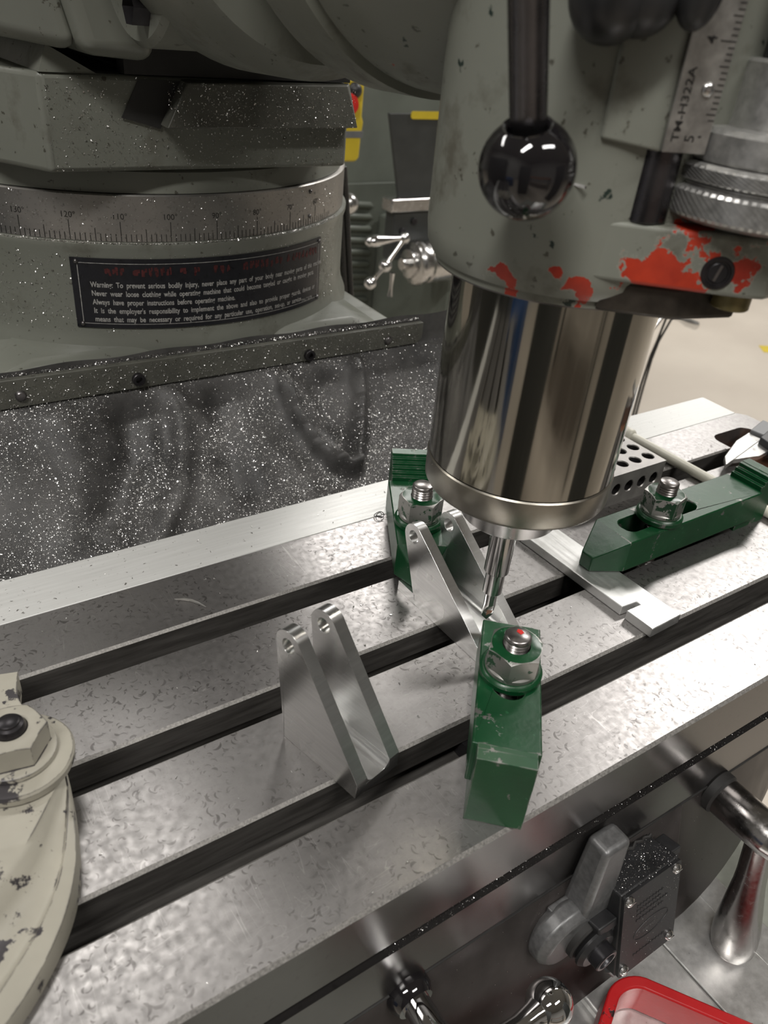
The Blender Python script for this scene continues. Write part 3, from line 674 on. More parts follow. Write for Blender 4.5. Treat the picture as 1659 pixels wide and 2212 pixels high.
# stop rod, slide block and graduated scale
RD = Vector((-17.8, -65.3, 0))
mb = MB(); mb.cyl(7.6, 237.1, 420, Matrix.Translation(RD), c=.6); part('stop_rod', mb, 'rod_gunmetal', hd)
e1 = Vector((.75, -.66, 0)).normalized(); e2 = Vector((-.66, -.75, 0)).normalized()
bl = PPL(1297, 300, RD+e2*9.5, e2); br = PPL(1428, 330, RD+e2*9.5, e2)
TBk = frame(bl, e1, z=(0, 0, 1)); wb = (br-bl).dot(e1); 
mb = MB(); mb.hexa([(0, 0, 0), (wb, 0, br.z-bl.z), (wb, 16, br.z-bl.z), (0, 16, 0)], [(0, 0, 160), (wb, 0, 160), (wb, 16, 160), (0, 16, 160)], TBk); part('slide_block', mb, 'enamel', hd, bevel=1)
mb = MB(); mb.box(-11, -1.2, 4, 16, -40, 160, TBk); part('slide_guide', mb, 'enamel', hd, bevel=2)
s1 = Vector((math.cos(R(-22)), math.sin(R(-22)), 0)); s2 = Vector((s1.y, -s1.x, 0))
if s2.dot(CAM-bl) < 0: s2 = -s2
SB = PPL(1429, 328, br+s2*1.5, s2); SR_ = PPL(1524, 328, br+s2*1.5, s2); sw = (SR_-SB).dot(s1)
TSp = frame(SB, s1, y=(0, 0, 1))
if (TSp.to_3x3() @ Vector((0, 0, 1))).dot(s2) < 0: print('scale normal flipped')
sgn = 1 if (TSp.to_3x3() @ Vector((0, 0, 1))).dot(s2) > 0 else -1
mb = MB(); mb.box(0, sw, 0, 120, -1.2*sgn, 0, TSp); scp = part('stop_scale', mb, 'scale_steel', hd, bevel=.2, label='engraved steel depth scale')
def scm(x, y): return TSp @ Vector((x, y, .12*sgn))
mb = MB(); inch = 25.4
for i in range(0, 40):
    y = 4.5+i*inch/16; h = 5.2 if i % 16 == 0 else (4.2 if i % 8 == 0 else (3.4 if i % 4 == 0 else 2.3))
    if i < 3: continue
    mb.add([scm(sw-.2, y), scm(sw-.2, y+.35), scm(sw-h, y+.35), scm(sw-h, y)], [(0, 1, 2, 3)])
part('scale_marks', mb, 'print_black', scp, smooth=0)
def side(x0, y0): return lambda x, y: scm(x0-y, y0+x)
textmesh('TM-H322A', 3.5, side(4.4, 3.0), 'scale_number', 'print_black', scp, offset=.04, xs=1.25)
textmesh('5', 4.6, side(9.6, 3.0), 'scale_numeral', 'print_black', scp, offset=.03)
textmesh('4', 4.6, side(sw-6.5, 3.6+inch), 'scale_numeral', 'print_black', scp, offset=.03)
mb = MB(); mb.add([scm(10.8, 4.6), scm(11.8, 4.6), scm(11.8, 5.1), scm(10.8, 5.1)], [(0, 1, 2, 3)]); part('scale_dash', mb, 'print_black', scp, smooth=0)
mb = MB(); mb.sphere(2.1, TSp @ Matrix.Translation((9.8, 17.5, 0)), 20, .6); part('scale_pin', mb, 'steel_bright', scp)
# knurled micrometer nut
MN = PD(1642, 440, 312); MN.z = 0
TM = Matrix.Translation(MN)
def knurl(mb, r, z0, z1, seg=84):
    rows = []
    nz = 9
    for j in range(nz+1):
        z = z0+(z1-z0)*j/nz; rr = []
        for i in range(seg*2):
            a = math.pi*i/seg; d = .4*(1 if (i+j) % 2 else -1); 
            if j in (0, nz): d = -.5
            rr.append((MN.x+(r+d)*math.cos(a), MN.y+(r+d)*math.sin(a), z))
        rr.append(rr[0]); rows.append(rr)
    mb.grid(rows)
mb = MB(); knurl(mb, 34, 241, 249.5); mb.lathe([(0, 239.5), (30, 239.5), (33.4, 241), (33.5, 249.5), (31, 250.2), (31, 251), (0, 251)], TM, 96); part('knurled_nut', mb, 'knurl_steel', hd, smooth=20)
mb = MB(); knurl(mb, 33, 251.6, 256.2); mb.lathe([(0, 251.2), (30, 251.2), (32.5, 251.7), (32.5, 256.2), (31.5, 257), (0, 257)], TM, 96); part('knurled_lock_nut', mb, 'knurl_steel', hd, smooth=20)
mb = MB(); mb.lathe([(0, 257.3), (30, 257.3), (30.6, 258), (30.6, 265.5), (29, 267), (19, 267), (19, 268), (18.4, 269), (18.4, 285), (17.6, 286), (0, 286)], TM, 96); part('micrometer_collar', mb, 'knurl_steel', hd)
mb = MB(); mb.cyl(13, 286.2, 420, TM); part('stop_screw', mb, 'black_oxide', hd)
mb = MB(); mb.box(-12, 60, 20, 44, 262, 400, frame(MN, s1, z=(0, 0, 1))); part('rear_guard', mb, 'enamel_head', hd, bevel=2)
# quill
mb = MB(); mb.lathe([(0, 119.6), (42.4, 119.6), (42.86, 120), (42.86, 230)], TQ, 128); part('quill', mb, 'chrome_quill', hd, label='polished quill')
mb = MB(); mb.lathe([(0, 104.5), (40.2, 104.5), (42.2, 105.2), (43.2, 107), (43.3, 118.7), (42.7, 119.3), (0, 119.3)], TQ, 128); part('quill_nose_cap', mb, 'dull_nickel', hd)
mb = MB(); mb.lathe([(0, 85.5), (21.8, 85.5), (23.4, 86.8), (24.4, 93), (26, 100), (26, 104.4)], TQ, 96); part('spindle_nose', mb, 'steel_bright', hd)
# quill feed lever with black ball
lv = part('feed_lever', MB().tube([PD(1143, -200, 228), PD(1142, -60, 236), PD(1141, 330, 256)], 5.3, 28), 'rod_gunmetal', hd)
BP = PD(1139, 365, 255)
ax = (PD(1142, -60, 236)-BP).normalized(); TBa = frame(BP, ax.orthogonal(), z=ax)
zax = TBa.to_3x3() @ Vector((0, 0, 1))
mb = MB(); mb.lathe([(14.4*math.sin(R(a)), -14.4*math.cos(R(a))) for a in np.linspace(0, 150, 40)]+[(7.2, 12.9), (6.2, 12.6), (5.6, 12)], frame(BP, ax.orthogonal(), y=ax.cross(ax.orthogonal())), 64)
part('ball_knob', mb, 'ball_black', hd, label='glossy black ball knob')
# black clutch knob at the top
mb = MB(); p1 = PD(1322, -12, 266); mb.sphere(11.8, Matrix.Translation(p1+Vector((0, 0, 0))) @ Matrix.Diagonal((1, 1, 1.05, 1)), 36)
p2 = PD(1388, -14, 268); mb.sphere(10.8, Matrix.Translation(p2), 30); part('clutch_knob', mb, 'plastic_black', hd, smooth=60)
mb = MB(); p3 = PD(1507, 0, 268); mb.sphere(9.2, Matrix.Translation(p3+Vector((0, 0, 4))) @ Matrix.Diagonal((.72, .72, 1.25, 1)), 30); part('trip_knob', mb, 'plastic_black', hd, smooth=60)
mb = MB(); mb.tube([PD(1165, 375, 290), PD(1265, 405, 278)], .5, 8); part('oil_wire', mb, 'steel_bright', hd)

# spotting drill in its holder
sd_ = thing('spotting_drill', 'stepped steel drill holder and spotting drill under the spindle', 'drill bit', (QX, QY, 18))
mb = MB(); mb.lathe([(0, 51), (5.9, 51), (6.4, 51.6), (6.4, 85.3), (0, 85.3)], TQ, 40); part('holder', mb, 'drill_steel', sd_)
mb = MB(); mb.lathe([(0, 37.5), (4.6, 37.5), (5, 38), (5, 50.9), (0, 50.9)], TQ, 36); part('sleeve', mb, 'drill_steel', sd_)
mb = MB(); rows = []                            # fluted point: a bite out of the round shank
for z, f in ((37.4, 0), (30, 0), (29, .1), (24, .9), (21.4, 1), (18.4, 1)):
    r = 3.2 if z > 21.2 else 3.2*max(.05, (z-18.3)/3.1); row = []
    for i in range(32):
        a = 2*math.pi*i/32; x, y = r*math.cos(a), r*math.sin(a)
        u = x*(-.35)+y*(-.94)
        lim = r*(1-1.05*f)
        if u > lim: x -= (u-lim)*(-.35); y -= (u-lim)*(-.94)
        row.append((QX+x, QY+y, z))
    row.append(row[0]); rows.append(row)
mb.grid(rows); part('drill', mb, 'drill_steel', sd_, smooth=40)
mb = MB(); mb.add([(QX-1.6, QY-1.1, 29), (QX+1.9, QY-2.2, 30), (QX+2.2, QY-.9, 22.5), (QX-1.2, QY-.3, 21.8)], [(0, 1, 2, 3)]); part('flute_tint', mb, 'brown_wood', sd_, label='dark red tint inside the flute')
mb = MB(); mb.cyl(2.2, 0, .5, frame((QX+6.2, QY-1.6, 58), (0, 0, 1), y=(0.25, 1, 0))); part('set_screw', mb, 'stud_dark', sd_)

# ================================================================== STEP CLAMPS
def clamp(T, L, nose, s0, s1, W=29.5, H=22, tipw=9, tiph=10):
    mb = MB(); hw = W/2
    sl = arc(s0+7.2, 0, 7.2, 90, 270, 10)+arc(s1-7.2, 0, 7.2, -90, 90, 10)
    mb.prism([(0, -hw), (L-nose, -hw), (L-nose, hw), (0, hw)], 0, H, T, holes=[sl])
    b = L-nose
    mb.hexa([(b, -hw, 0), (b, hw, 0), (b, hw, H), (b, -hw, H)], [(L, -tipw/2, 0), (L, tipw/2, 0), (L, tipw/2, tiph), (L, -tipw/2, tiph)], T)
    return mb
def stepblock(T, zt0, H, back, hb, W=25, run=3.0):
    "profile in the clamp frame: x towards the nose, z from the table"
    p = [(16, 0), (16, hb), (-.4, hb), (-.4, zt0)]
    x, z = -.4, zt0
    while z+run <= H+.01:
        p += [(x, z+run*.86), (x-run, z+run)] if False else [(x, z+run), (x-run, z+run)]
        x -= run; z += run
    p += [(min(x, -.4), H), (-back, H), (-back, 0)]
    q_ = []
    for a in p:
        if not q_ or (abs(a[0]-q_[-1][0])+abs(a[1]-q_[-1][1])) > .05: q_.append(a)
    mb = MB(); TT = T @ Matrix(((1, 0, 0, 0), (0, 0, -1, W/2), (0, 1, 0, 0), (0, 0, 0, 1)))
    mb.prism(q_, 0, W, TT); return mb
def studset(xy, zc, ztop, lab, red=False, tilt=None):
    T = Matrix.Translation((xy[0], xy[1], 0))
    Tn = Matrix.Translation((xy[0], xy[1], zc)) @ (tilt or I4)
    s = thing('clamp_stud', lab[0], 'stud', (xy[0], xy[1], -29), 'threaded studs in the table slots')
    mb = MB(); prof = [(0, -24)]; z = -24
    while z < ztop-2.6: prof += [(6.35, z), (5.6, z+.85)]; z += 1.7
    prof += [(6.2, ztop-2.2), (6.2, ztop-.9), (5.3, ztop-.1), (0, ztop)]
    mb.lathe(prof, T, 32); part('thread', mb, 'stud_steel', s, smooth=50)
    mb = MB(); mb.prism(rrect(-13, 13, -13, 13, 1), -28.5, -18, T); part('slot_nut', mb, 'stud_dark', s)
    if red: mb = MB(); mb.prism([(.6, -.9), (2.6, -1.4), (3.6, .2), (3.0, 2.0), (1.2, 1.7)], ztop-.02, ztop+.12, T @ Matrix.Rotation(R(20), 4, 'Z')); part('red_mark', mb, 'spot_red', s, label='red paint mark')
    n = thing('flange_nut', lab[1], 'nut', (xy[0], xy[1], zc), 'worn green flange nuts on the clamps')
    mb = MB(); mb.lathe([(7, 0), (14.2, 0), (14.8, .6), (14.8, 3.2), (14.2, 4), (13.4, 4.6), (7, 4.7)], Tn, 56); part('washer', mb, 'green_paint', n)
    mb = MB(); mb.lathe([(6.8, 4.8), (12.6, 4.8), (12.4, 6.6), (11.6, 7.4), (6.8, 7.4)], Tn, 48); mb.hexnut(26.6, 12.2, Tn @ Matrix.Translation((0, 0, 6.4)) @ Matrix.Rotation(R(lab[2]), 4, 'Z'), 6.5, 0, top=1)
    part('hex_body', mb, ['nut_paint', 'green_paint'], n)
GC = 'green step clamps'; GB = 'green step blocks'
# clamp C, level, lying along the table over the aluminium bar
TCc = frame((251, 1.9, 6.6), (-1, .0005, 0), z=(0, 0, 1))
single('step_clamp', clamp(TCc, 154, 19.5, 58, 127), 'green_paint', 'long green step clamp with tapered nose pressing on the flat bar', 'clamp', (174, 2, 6.6), GC, bevel=.7)
single('step_block', stepblock(frame((251, 1.9, 0), (-1, 0, 0), z=(0, 0, 1)), 28.5, 38, 18, 6.4), 'green_paint', 'green step block behind the clamp on the flat bar', 'step block', (258, 2, 0), GB, bevel=.35)
studset((156, 0), 28.7, 55.5, ('threaded stud rising through the long green clamp', 'green flange nut on the long clamp by the flat bar', 12))
# clamp A, behind the spindle
dA = Vector((-.493, -.870, 0)); hA = Vector((34.6, 105.0, 0))
single('step_clamp', clamp(frame(hA+Vector((0, 0, 6.9)), dA, z=(0, 0, 1)), 84, 12, 30, 66), 'green_paint', 'green step clamp behind the spindle holding the workpiece from the rear', 'clamp', (14, 68, 6.9), GC, bevel=.7)
single('step_block', stepblock(frame(hA, dA, z=(0, 0, 1)), 28.8, 42.4, 19, 6.7, run=2.27), 'green_paint', 'green toothed step block at the rear pale strip', 'step block', (40, 115, 0), GB, bevel=.3)
studset((11.1, 63.5), 29.0, 55.5, ('threaded stud of the rear clamp beside the quill', 'worn flange nut on the clamp behind the spindle', 25))
# clamp B, tilted, front
dB = Vector((.684, .729, 0)); hB = Vector((-61.4, -100.6, 0)); tl = R(4.2)
TBc = frame(hB+Vector((0, 0, 13.4)), dB*math.cos(tl)+Vector((0, 0, -math.sin(tl))), z=Vector((0, 0, 1)))
single('step_clamp', clamp(TBc, 98, 10, 31, 76), 'green_paint', 'green step clamp at the table front tilted down onto the workpiece', 'clamp', (-30, -66, 10), GC, bevel=.7)
single('step_block', stepblock(frame(hB, dB, z=(0, 0, 1)), 35.2, 38.6, 9.4, 12.6), 'green_paint', 'green step block at the table front edge with smooth side outwards', 'step block', (-67, -107, 0), GB, bevel=.6)
perp = Vector((dB.y, -dB.x, 0))
studset((-26.9, -63.5), 32.4, 55.8, ('threaded stud with a red paint mark on its end', 'worn flange nut around the stud with the red mark', 40), True, Matrix.Rotation(-tl, 4, -perp) if False else Matrix.Rotation(tl, 4, perp))

# ================================================================== BRACKETS
def bracket(T, W, t_, hole, rr, rear, front, nose, base_u0, base_u1, fz, floor):
    "T: u along x, width along y, z up"
    hu, hz = hole
    def tang(px, pz, sgn_):
        dx, dz = px-hu, pz-hz; d = math.hypot(dx, dz); a = math.atan2(dz, dx); b = math.acos(rr/d); return math.degrees(a+sgn_*b)
    aF = tang(nose[0], nose[1], 1); aR = tang(rear[0], rear[1], -1)
    while aR < aF: aR += 360
    prof = [rear]+([(rear[0], 0)] if rear[1] > 0 else [])+[(nose[0], 0)]+[nose]+arc(hu, hz, rr, aF, aR, 18)
    mb = MB()
    TT = T @ Matrix(((1, 0, 0, 0), (0, 0, 1, 0), (0, 1, 0, 0), (0, 0, 0, 1)))   # (u,z,w)->(u, w, z)
    for w0 in (0, W-t_): mb.prism(prof, w0, w0+t_, TT, holes=[circ(hu, hz, 3.95)])
    u0 = max(rear[0], 0)
    mb.box(u0, nose[0], t_, W-t_, 0, floor, T)
    rf = 4.5
    for w0, s in ((t_, 1), (W-t_, -1)):          # inside fillets
        pf = [(w0, floor), (w0+s*rf, floor)]+[(w0+s*rf-s*rf*math.sin(R(a)), floor+rf-rf*math.cos(R(a))) for a in (15, 30, 45, 60, 75, 90)]
        TF = T @ Matrix(((0, 0, 1, 0), (1, 0, 0, 0), (0, 1, 0, 0), (0, 0, 0, 1)))
        zl = nose[1]; mb.prism(pf, u0, nose[0]-.01, TF)
    if base_u0 < u0: mb.box(base_u0, u0, 0, W, 0, floor, T)
    if base_u1 > nose[0]: mb.box(nose[0], base_u1, 0, W, 0, floor, T)
    return mb
th = R(13.2); d_ = Vector((math.sin(th), -math.cos(th), 0)); b_ = Vector((-112.1, -67.8, 0)); a_ = b_-d_*47.4
T1 = Matrix(((d_.x, -d_.y, 0, a_.x), (d_.y, d_.x, 0, a_.y), (0, 0, 1, .05), (0, 0, 0, 1)))
single('clevis_bracket', bracket(T1, 26.8, 6.3, (1.2, 56.6), 8.0, (0.2, 0), None, (47.4, 9.0), 0, 47, 0, 5.0), 'milled_aluminium', 'loose finished aluminium bracket with two drilled ears standing on the table', 'bracket', (-100, -50, 0), bevel=.25, smooth=30)
d_ = Vector((.0367, -.9993, 0)).normalized(); a_ = Vector((-13.9, 44.0, 0))
T2 = Matrix(((d_.x, -d_.y, 0, a_.x), (d_.y, d_.x, 0, a_.y), (0, 0, 1, .05), (0, 0, 0, 1)))
single('clevis_workpiece', bracket(T2, 31.5, 6.2, (8.0, 42.6), 7.8, (15.5, 2), None, (70, 9.2), 0, 80, 0, 6.6), 'milled_aluminium', 'aluminium bracket workpiece clamped under the drill', 'bracket', (2, 5, 0), bevel=.25, smooth=30)

# ================================================================== LOOSE THINGS ON THE TABLE
ang = R(1.9); TBr = Matrix.Translation((103.7, -58.4, .05)) @ Matrix.Rotation(ang, 4, 'Z')
mb = MB(); mb.prism([(-13, 0), (13, 0), (13, 150), (-13, 150), (-13, 22.4), (-1.2, 21.2), (-1.2, 18.4), (-13, 18.8)], 0, 6.4, TBr)
single('flat_bar', mb, 'bar_aluminium', 'flat aluminium bar with a saw notch under the long clamp', 'metal bar', (103, 0, 0), bevel=.45)
# 1-2-3 block
blk = thing('setup_block', 'grey steel setup block drilled with rows of holes beside the quill', 'setup block', (191, 78, 0))
X1, X0, Y0, Y1 = 229.5, 153.3, 53.0, 103.8
mb = MB()
def holed(mb, poly, holes, r, depth, T):
    loops = [poly]+[circ(x, y, r, 20) for x, y in holes]
    tris = tessellate_polygon([[Vector((p[0], p[1], 0)) for p in l] for l in loops]); flat = [p for l in loops for p in l]
    mb.add([(p[0], p[1], 0) for p in flat], tris, T)
    for x, y in holes:
        mb.lathe([(r, 0), (r-.5, -.7), (r-.5, -depth)], T @ Matrix.Translation((x, y, 0)), 20, mi=[0, 1]); mb.lathe([(r-.5, -depth), (0, -depth)], T @ Matrix.Translation((x, y, 0)), 20, mi=1)  # hole walls and floors darker than the block, standing in for shade
hx = [X1-7.8-14*i for i in range(5)]; hy = [64, 78.5, 93]
TT_ = Matrix.Translation((0, 0, 25.4))
holed(mb, [(X0, Y0), (X1, Y0), (X1, Y1), (X0, Y1)], [(x, y) for x in hx for y in hy], 4.9, 9, TT_)
fx = []
for px in ((1332, 1056.8), (1359.1, 1048), (1386.8, 1037.5), (1413.1, 1027.8)): fx.append(PY(*px, Y0).x)
TF_ = frame((0, Y0, 0), (1, 0, 0), y=(0, 0, 1)); 
holed(mb, [(X0, 0), (X1, 0), (X1, 25.4), (X0, 25.4)], [(x, 13) for x in fx], 4.9, 8, TF_)
mb.box(X0, X1, Y0+10, Y1, 0.02, 14); 
mb.add([(X0, Y0, 0), (X0, Y1, 0), (X0, Y1, 25.4), (X0, Y0, 25.4), (X1, Y0, 0), (X1, Y1, 0), (X1, Y1, 25.4), (X1, Y0, 25.4)], [(0, 1, 2, 3), (4, 7, 6, 5), (0, 4, 5, 1), (1, 5, 6, 2)])
part('block_body', mb, ['block_steel', 'steel_dark'], blk, smooth=30)
# cream plastic brush handle
rd = thing('brush_handle', 'cream plastic rod lying behind the drilled block and the clamp', 'plastic rod', (274, 50, 5))
r0, r1 = PZ(1366, 946, 4.3), PZ(1652, 1102, 4.3)
r0.x = max(r0.x, 272); r1.x = max(r1.x, 273)
rdir = (r1-r0).normalized()
mb = MB(); mb.tube([r0, r1+rdir*30], 4.1, 20); part('rod', mb, 'cream_plastic', rd, smooth=60)
mb = MB(); mb.tube([r0-rdir*12, r0-rdir*11, r0-rdir*2, r0], [5, 6.2, 6.2, 4.4], 20); part('end_cap', mb, 'cream_plastic', rd, smooth=50)
# digital caliper
ca = thing('digital_caliper', 'digital caliper with closed steel jaws at the table end', 'caliper', (350, 60, 0))
zc = 9.0
tip = PZ(1568, 1004, zc); b1 = PZ(1618, 934, zc); b2 = PZ(1646, 948, zc); tb = PZ(1583, 994, zc); bt2 = PZ(1659, 950, zc); jt = PZ(1640, 985, zc)
def slab(mb, poly, h): 
    mb.prism([(p.x, p.y) for p in poly], zc-h, zc)
mb = MB(); slab(mb, [tip, PZ(1566, 985, zc), PZ(1590, 952, zc), b1, b2, tb], 4); part('fixed_jaw', mb, 'caliper_steel', ca, bevel=.4)
off = (tb-tip)*.06
mb = MB(); slab(mb, [tb+off*3, b2+off*3, PZ(1675, 965, zc), jt], 4); part('sliding_jaw', mb, 'caliper_steel', ca, bevel=.4)
mb = MB(); mb.prism([(p.x, p.y) for p in (PZ(1619, 935, zc), PZ(1646, 913, zc), PZ(1685, 930, zc), PZ(1658, 951, zc))], zc-5, zc+3); part('head_cover', mb, 'caliper_grey', ca, bevel=1)
mb = MB(); mb.prism([(p.x, p.y) for p in (PZ(1641, 948, zc+4), PZ(1668, 925, zc+4), PZ(1740, 960, zc+4), PZ(1700, 990, zc+4))], zc-5, zc+6); part('display_housing', mb, 'caliper_black', ca, bevel=1)
mb = MB(); q0, q1 = PZ(1660, 930, zc), PZ(1900, 1010, zc); dd = (q1-q0).normalized(); mb.box(0, 150, -8, 8, -3.5, 0, frame(q0, dd, z=(0, 0, 1))); part('beam', mb, 'caliper_steel', ca)
# curled shavings
mb = MB(); mb.tube([PZ(x, y, .9) for x, y in ((377, 1294), (398, 1294), (415, 1297), (430, 1303), (445, 1311))], [.3, .75, .8, .7, .25], 8)
single('long_shaving', mb, 'chip_metal', 'long curved aluminium shaving on the table behind the loose bracket', 'metal shaving', PZ(410, 1297, 0))
mb = MB(); c0 = PZ(820, 1112, 1.5); mb.tube([c0+Vector((3.4*math.cos(a)*(.5+.07*a), 3.4*math.sin(a)*(.5+.05*a), .6*math.sin(2*a))) for a in np.linspace(0, 11, 60)], .28, 6)
single('curled_shaving', mb, 'stud_dark', 'dark curled shaving on the pale strip beside the rear clamp', 'metal shaving', c0-Vector((0, 0, 1.5)))

# ================================================================== CREAM CASTING AT THE TABLE LEFT
vc = thing('vise_casting', 'cream painted vise base casting with chipped ribs', 'vise base', (-260, -30, 0))
O = [(-219, 62), (-223.5, 46), (-220, 30), (-215.5, 12), (-214.5, -2), (-215.5, -16), (-218.5, -32), (-221.5, -46), (-226, -57), (-232, -67), (-241, -77.5), (-251, -87), (-266, -97), (-290, -106), (-320, -110)]
O = [Vector((x, y, 0)) for x, y in O]
# resample
def resamp(P, n):
    d = [0]; 
    for a, b in zip(P, P[1:]): d.append(d[-1]+(b-a).length)
    out = []
    for k in np.linspace(0, d[-1], n):
        i = max(0, min(len(P)-2, int(np.searchsorted(d, k))-1)); t_ = (k-d[i])/(d[i+1]-d[i]); out.append(P[i].lerp(P[i+1], t_))
    return out
OR = resamp(O, 60)
def sm(P, k=3):
    for _ in range(k): P = [P[0]]+[(P[i-1]+P[i]*2+P[i+1])/4 for i in range(1, len(P)-1)]+[P[-1]]
    return P
OR = sm(OR, 4); rows = []
for i, p in enumerate(OR):
    tg = (OR[min(i+1, 59)]-OR[max(0, i-1)]).normalized(); nin = Vector((tg.y, -tg.x, 0))
    if nin.x > 0: nin = -nin
    f = min(1, max(.10, (-p.y-8)/75)); up_ = min(1, max(.55, 1.0))
    top = 21.5 if p.y < 30 else 13
    prof = [(0, 0), (0, 5+6*(1-f)+(3 if f < .3 else 0)), (1.2*f, 8+9*(1-f)), (9*f, 9.5+9*(1-f)), (11*f, 7+11*(1-f)), (14*f, 6.5+12*(1-f)), (24*f, 9+10*(1-f)), (27*f, 13+7*(1-f)), (33*f, 19.5), (37*f, top), (70, top)]
    rows.append([p+nin*a+Vector((0, 0, min(b, top))) for a, b in prof])
mb = MB(); mb.grid(rows)
mb.add([r[-1] for r in rows]+[Vector((-330, r[-1].y, 21.5)) for r in rows[:1]], [])
part('flange', mb, 'cream_paint', vc, smooth=50)
mb = MB(); mb.prism([(-330, -60), (-262, -60), (-250, -20), (-250, 30), (-262, 60), (-330, 60)], .1, 21.4); part('base_core', mb, 'cream_paint', vc, bevel=2)
VS = Vector((-231.0, 0.5, 0))
vs = thing('vise_stud', 'dark rounded stud end in the cream nut', 'stud', (VS.x, VS.y, -29))
mb = MB(); mb.lathe([(0, -26), (6.4, -26), (6.4, 41.5), (6.2, 42.6), (5.3, 44.6), (4.2, 45.2), (4.0, 46), (3, 46.6), (0, 46.6)], Matrix.Translation(VS), 36); part('stud_shank', mb, 'stud_dark', vs)
mb = MB(); mb.prism(rrect(-13, 13, -13, 13, 1), -28.5, -18.5, Matrix.Translation((VS.x, 0, 0))); part('slot_nut', mb, 'stud_dark', vs)
vn = thing('vise_nut', 'cream painted hex nut with wide chipped washer on the casting', 'nut', (VS.x, VS.y, 22))
mb = MB(); mb.lathe([(7, 21.8), (20.5, 21.8), (21.6, 22.6), (21.9, 25.8), (21.2, 27), (17, 28), (7, 28)], Matrix.Translation(VS), 64); part('washer', mb, 'cream_paint', vn)
mb = MB(); Tn = Matrix.Translation(VS); mb.lathe([(7, 28.1), (15.6, 28.1), (15.9, 28.6), (15.7, 30.4), (14.6, 31.2), (7, 31.4)], Tn, 56); mb.hexnut(27, 11.5, Tn @ Matrix.Translation((0, 0, 30.5)) @ Matrix.Rotation(R(-10), 4, 'Z'), 6.6); part('hex_body', mb, 'cream_paint', vn)

# ================================================================== BACKGROUND MACHINE
YB = 1500
bg = thing('far_milling_machine', 'grey green milling machine standing out of focus behind the apron', 'milling machine', (1150, 1900, FL))
mb = MB(); mb.box(700, 2150, 1700, 2300, FL+.5, 1000); part('cabinet', mb, 'far_green', bg, bevel=8)
mb = MB(); T = frame((0, 1699, 0), (1, 0, 0), y=(0, 0, 1))
p0, p1 = PY(728, 398, 1695), PY(828, 672, 1695)
mb = MB(); mb.box(p0.x, p1.x, 1694, 1699.8, p1.z, p0.z); lp = part('louvre_panel', mb, 'far_green', bg, bevel=1)
for i in range(9):
    q0 = PY(745, 432+i*25.5, 1694); q1 = PY(803-1.5*i, 455+i*25.5, 1694)
    mb = MB(); mb.tube([(q0.x, 1692, (q0.z+q1.z)/2+6), (q1.x-10, 1690, (q0.z+q1.z)/2), (q1.x, 1693, (q0.z+q1.z)/2-4)], [9, 9, 4], 12); part('louvre', mb, 'far_green', lp, smooth=60)
a_, b_ = PY(842, 245, 1400), PY(862, 430, 1400)
mb = MB(); mb.hexa([(b_.x, 1400, b_.z), (b_.x+190, 1400, b_.z), (b_.x+190, 1410, b_.z), (b_.x, 1410, b_.z)], [(a_.x, 1400, a_.z), (a_.x+230, 1400, a_.z), (a_.x+230, 1410, a_.z), (a_.x, 1410, a_.z)]); wpn = part('splash_plate', mb, 'far_dark', bg, bevel=1)
ta, tb_ = PY(889, 240, 1398), PY(960, 258, 1398)
mb = MB(); mb.prism(rrect(ta.x, tb_.x, tb_.z, ta.z, 6), 0, 2, frame((0, 1399, 0), (1, 0, 0), z=(0, -1, 0)) @ Matrix(((1, 0, 0, 0), (0, 1, 0, 0), (0, 0, 1, 0), (0, 0, 0, 1)))); part('yellow_tag', mb, 'yellow_plastic', wpn)
c0, c1 = PY(848, 432, 1380), PY(960, 442, 1380)
mb = MB(); mb.box(c0.x, c1.x+600, 1380, 1425, c1.z-14, c0.z); part('table_top', mb, 'steel_bright', bg, bevel=3)
mb = MB(); mb.box(c0.x+14, c1.x+600, 1388, 1425, c1.z-130, c1.z-14.5); part('table_side', mb, 'far_dark', bg, bevel=3)
for px in ((893, 478), (868, 500)):
    h_ = PY(*px, 1388); mb = MB(); mb.cyl(8, 0, 6, frame(h_, (1, 0, 0), z=(0, -1, 0))); part('end_bolt', mb, 'stud_dark', bg)
hc = PY(905, 568, 1330); ax_ = Vector((-1, .04, 0)).normalized(); TW = frame(hc, Vector((0, 0, 1)).cross(ax_), y=ax_.cross(Vector((0, 0, 1)).cross(ax_)))
mb = MB(); mb.lathe([(0, -90), (48, -90), (50, -86), (50, -20), (46, -16), (46, 0), (54, 2), (54, 14), (50, 20), (34, 24), (34, 34), (14, 36), (14, 52), (0, 52)], TW, 64); hub = part('dial_hub', mb, 'steel_bright', bg)
mb = MB(); mb.box(hc.x+110, hc.x+480, 1330, 1690, FL+200, hc.z+30); part('knee_block', mb, 'far_green', bg, bevel=10)
def ballcrank(p_a, p_c, p_b, p_g, D, rr, nm):
    A, C_, B2, Gp = (PY(*p, D) for p in (p_a, p_c, p_b, p_g))
    mb = MB(); mb.tube([A, A.lerp(C_, .5), C_, C_.lerp(B2, .5), B2], [rr*.8, rr*.55, rr*.8, rr*.55, rr*.9], 14)
    for c, r in ((A, rr*1.5), (C_, rr*1.8), (B2, rr*1.7)): mb.sphere(r, Matrix.Translation(c), 18)
    mb.tube([A, A.lerp(Gp, .2), A.lerp(Gp, .45), A.lerp(Gp, .75), A.lerp(Gp, .95), Gp], [rr*.7, rr*.6, rr*1.1, rr*1.6, rr*1.2, rr*.4], 16)
    part(nm, mb, 'chrome', bg, smooth=60)
ballcrank((874, 514), (832, 574), (800, 612), (790, 523), 1290, 9, 'crank_handle')
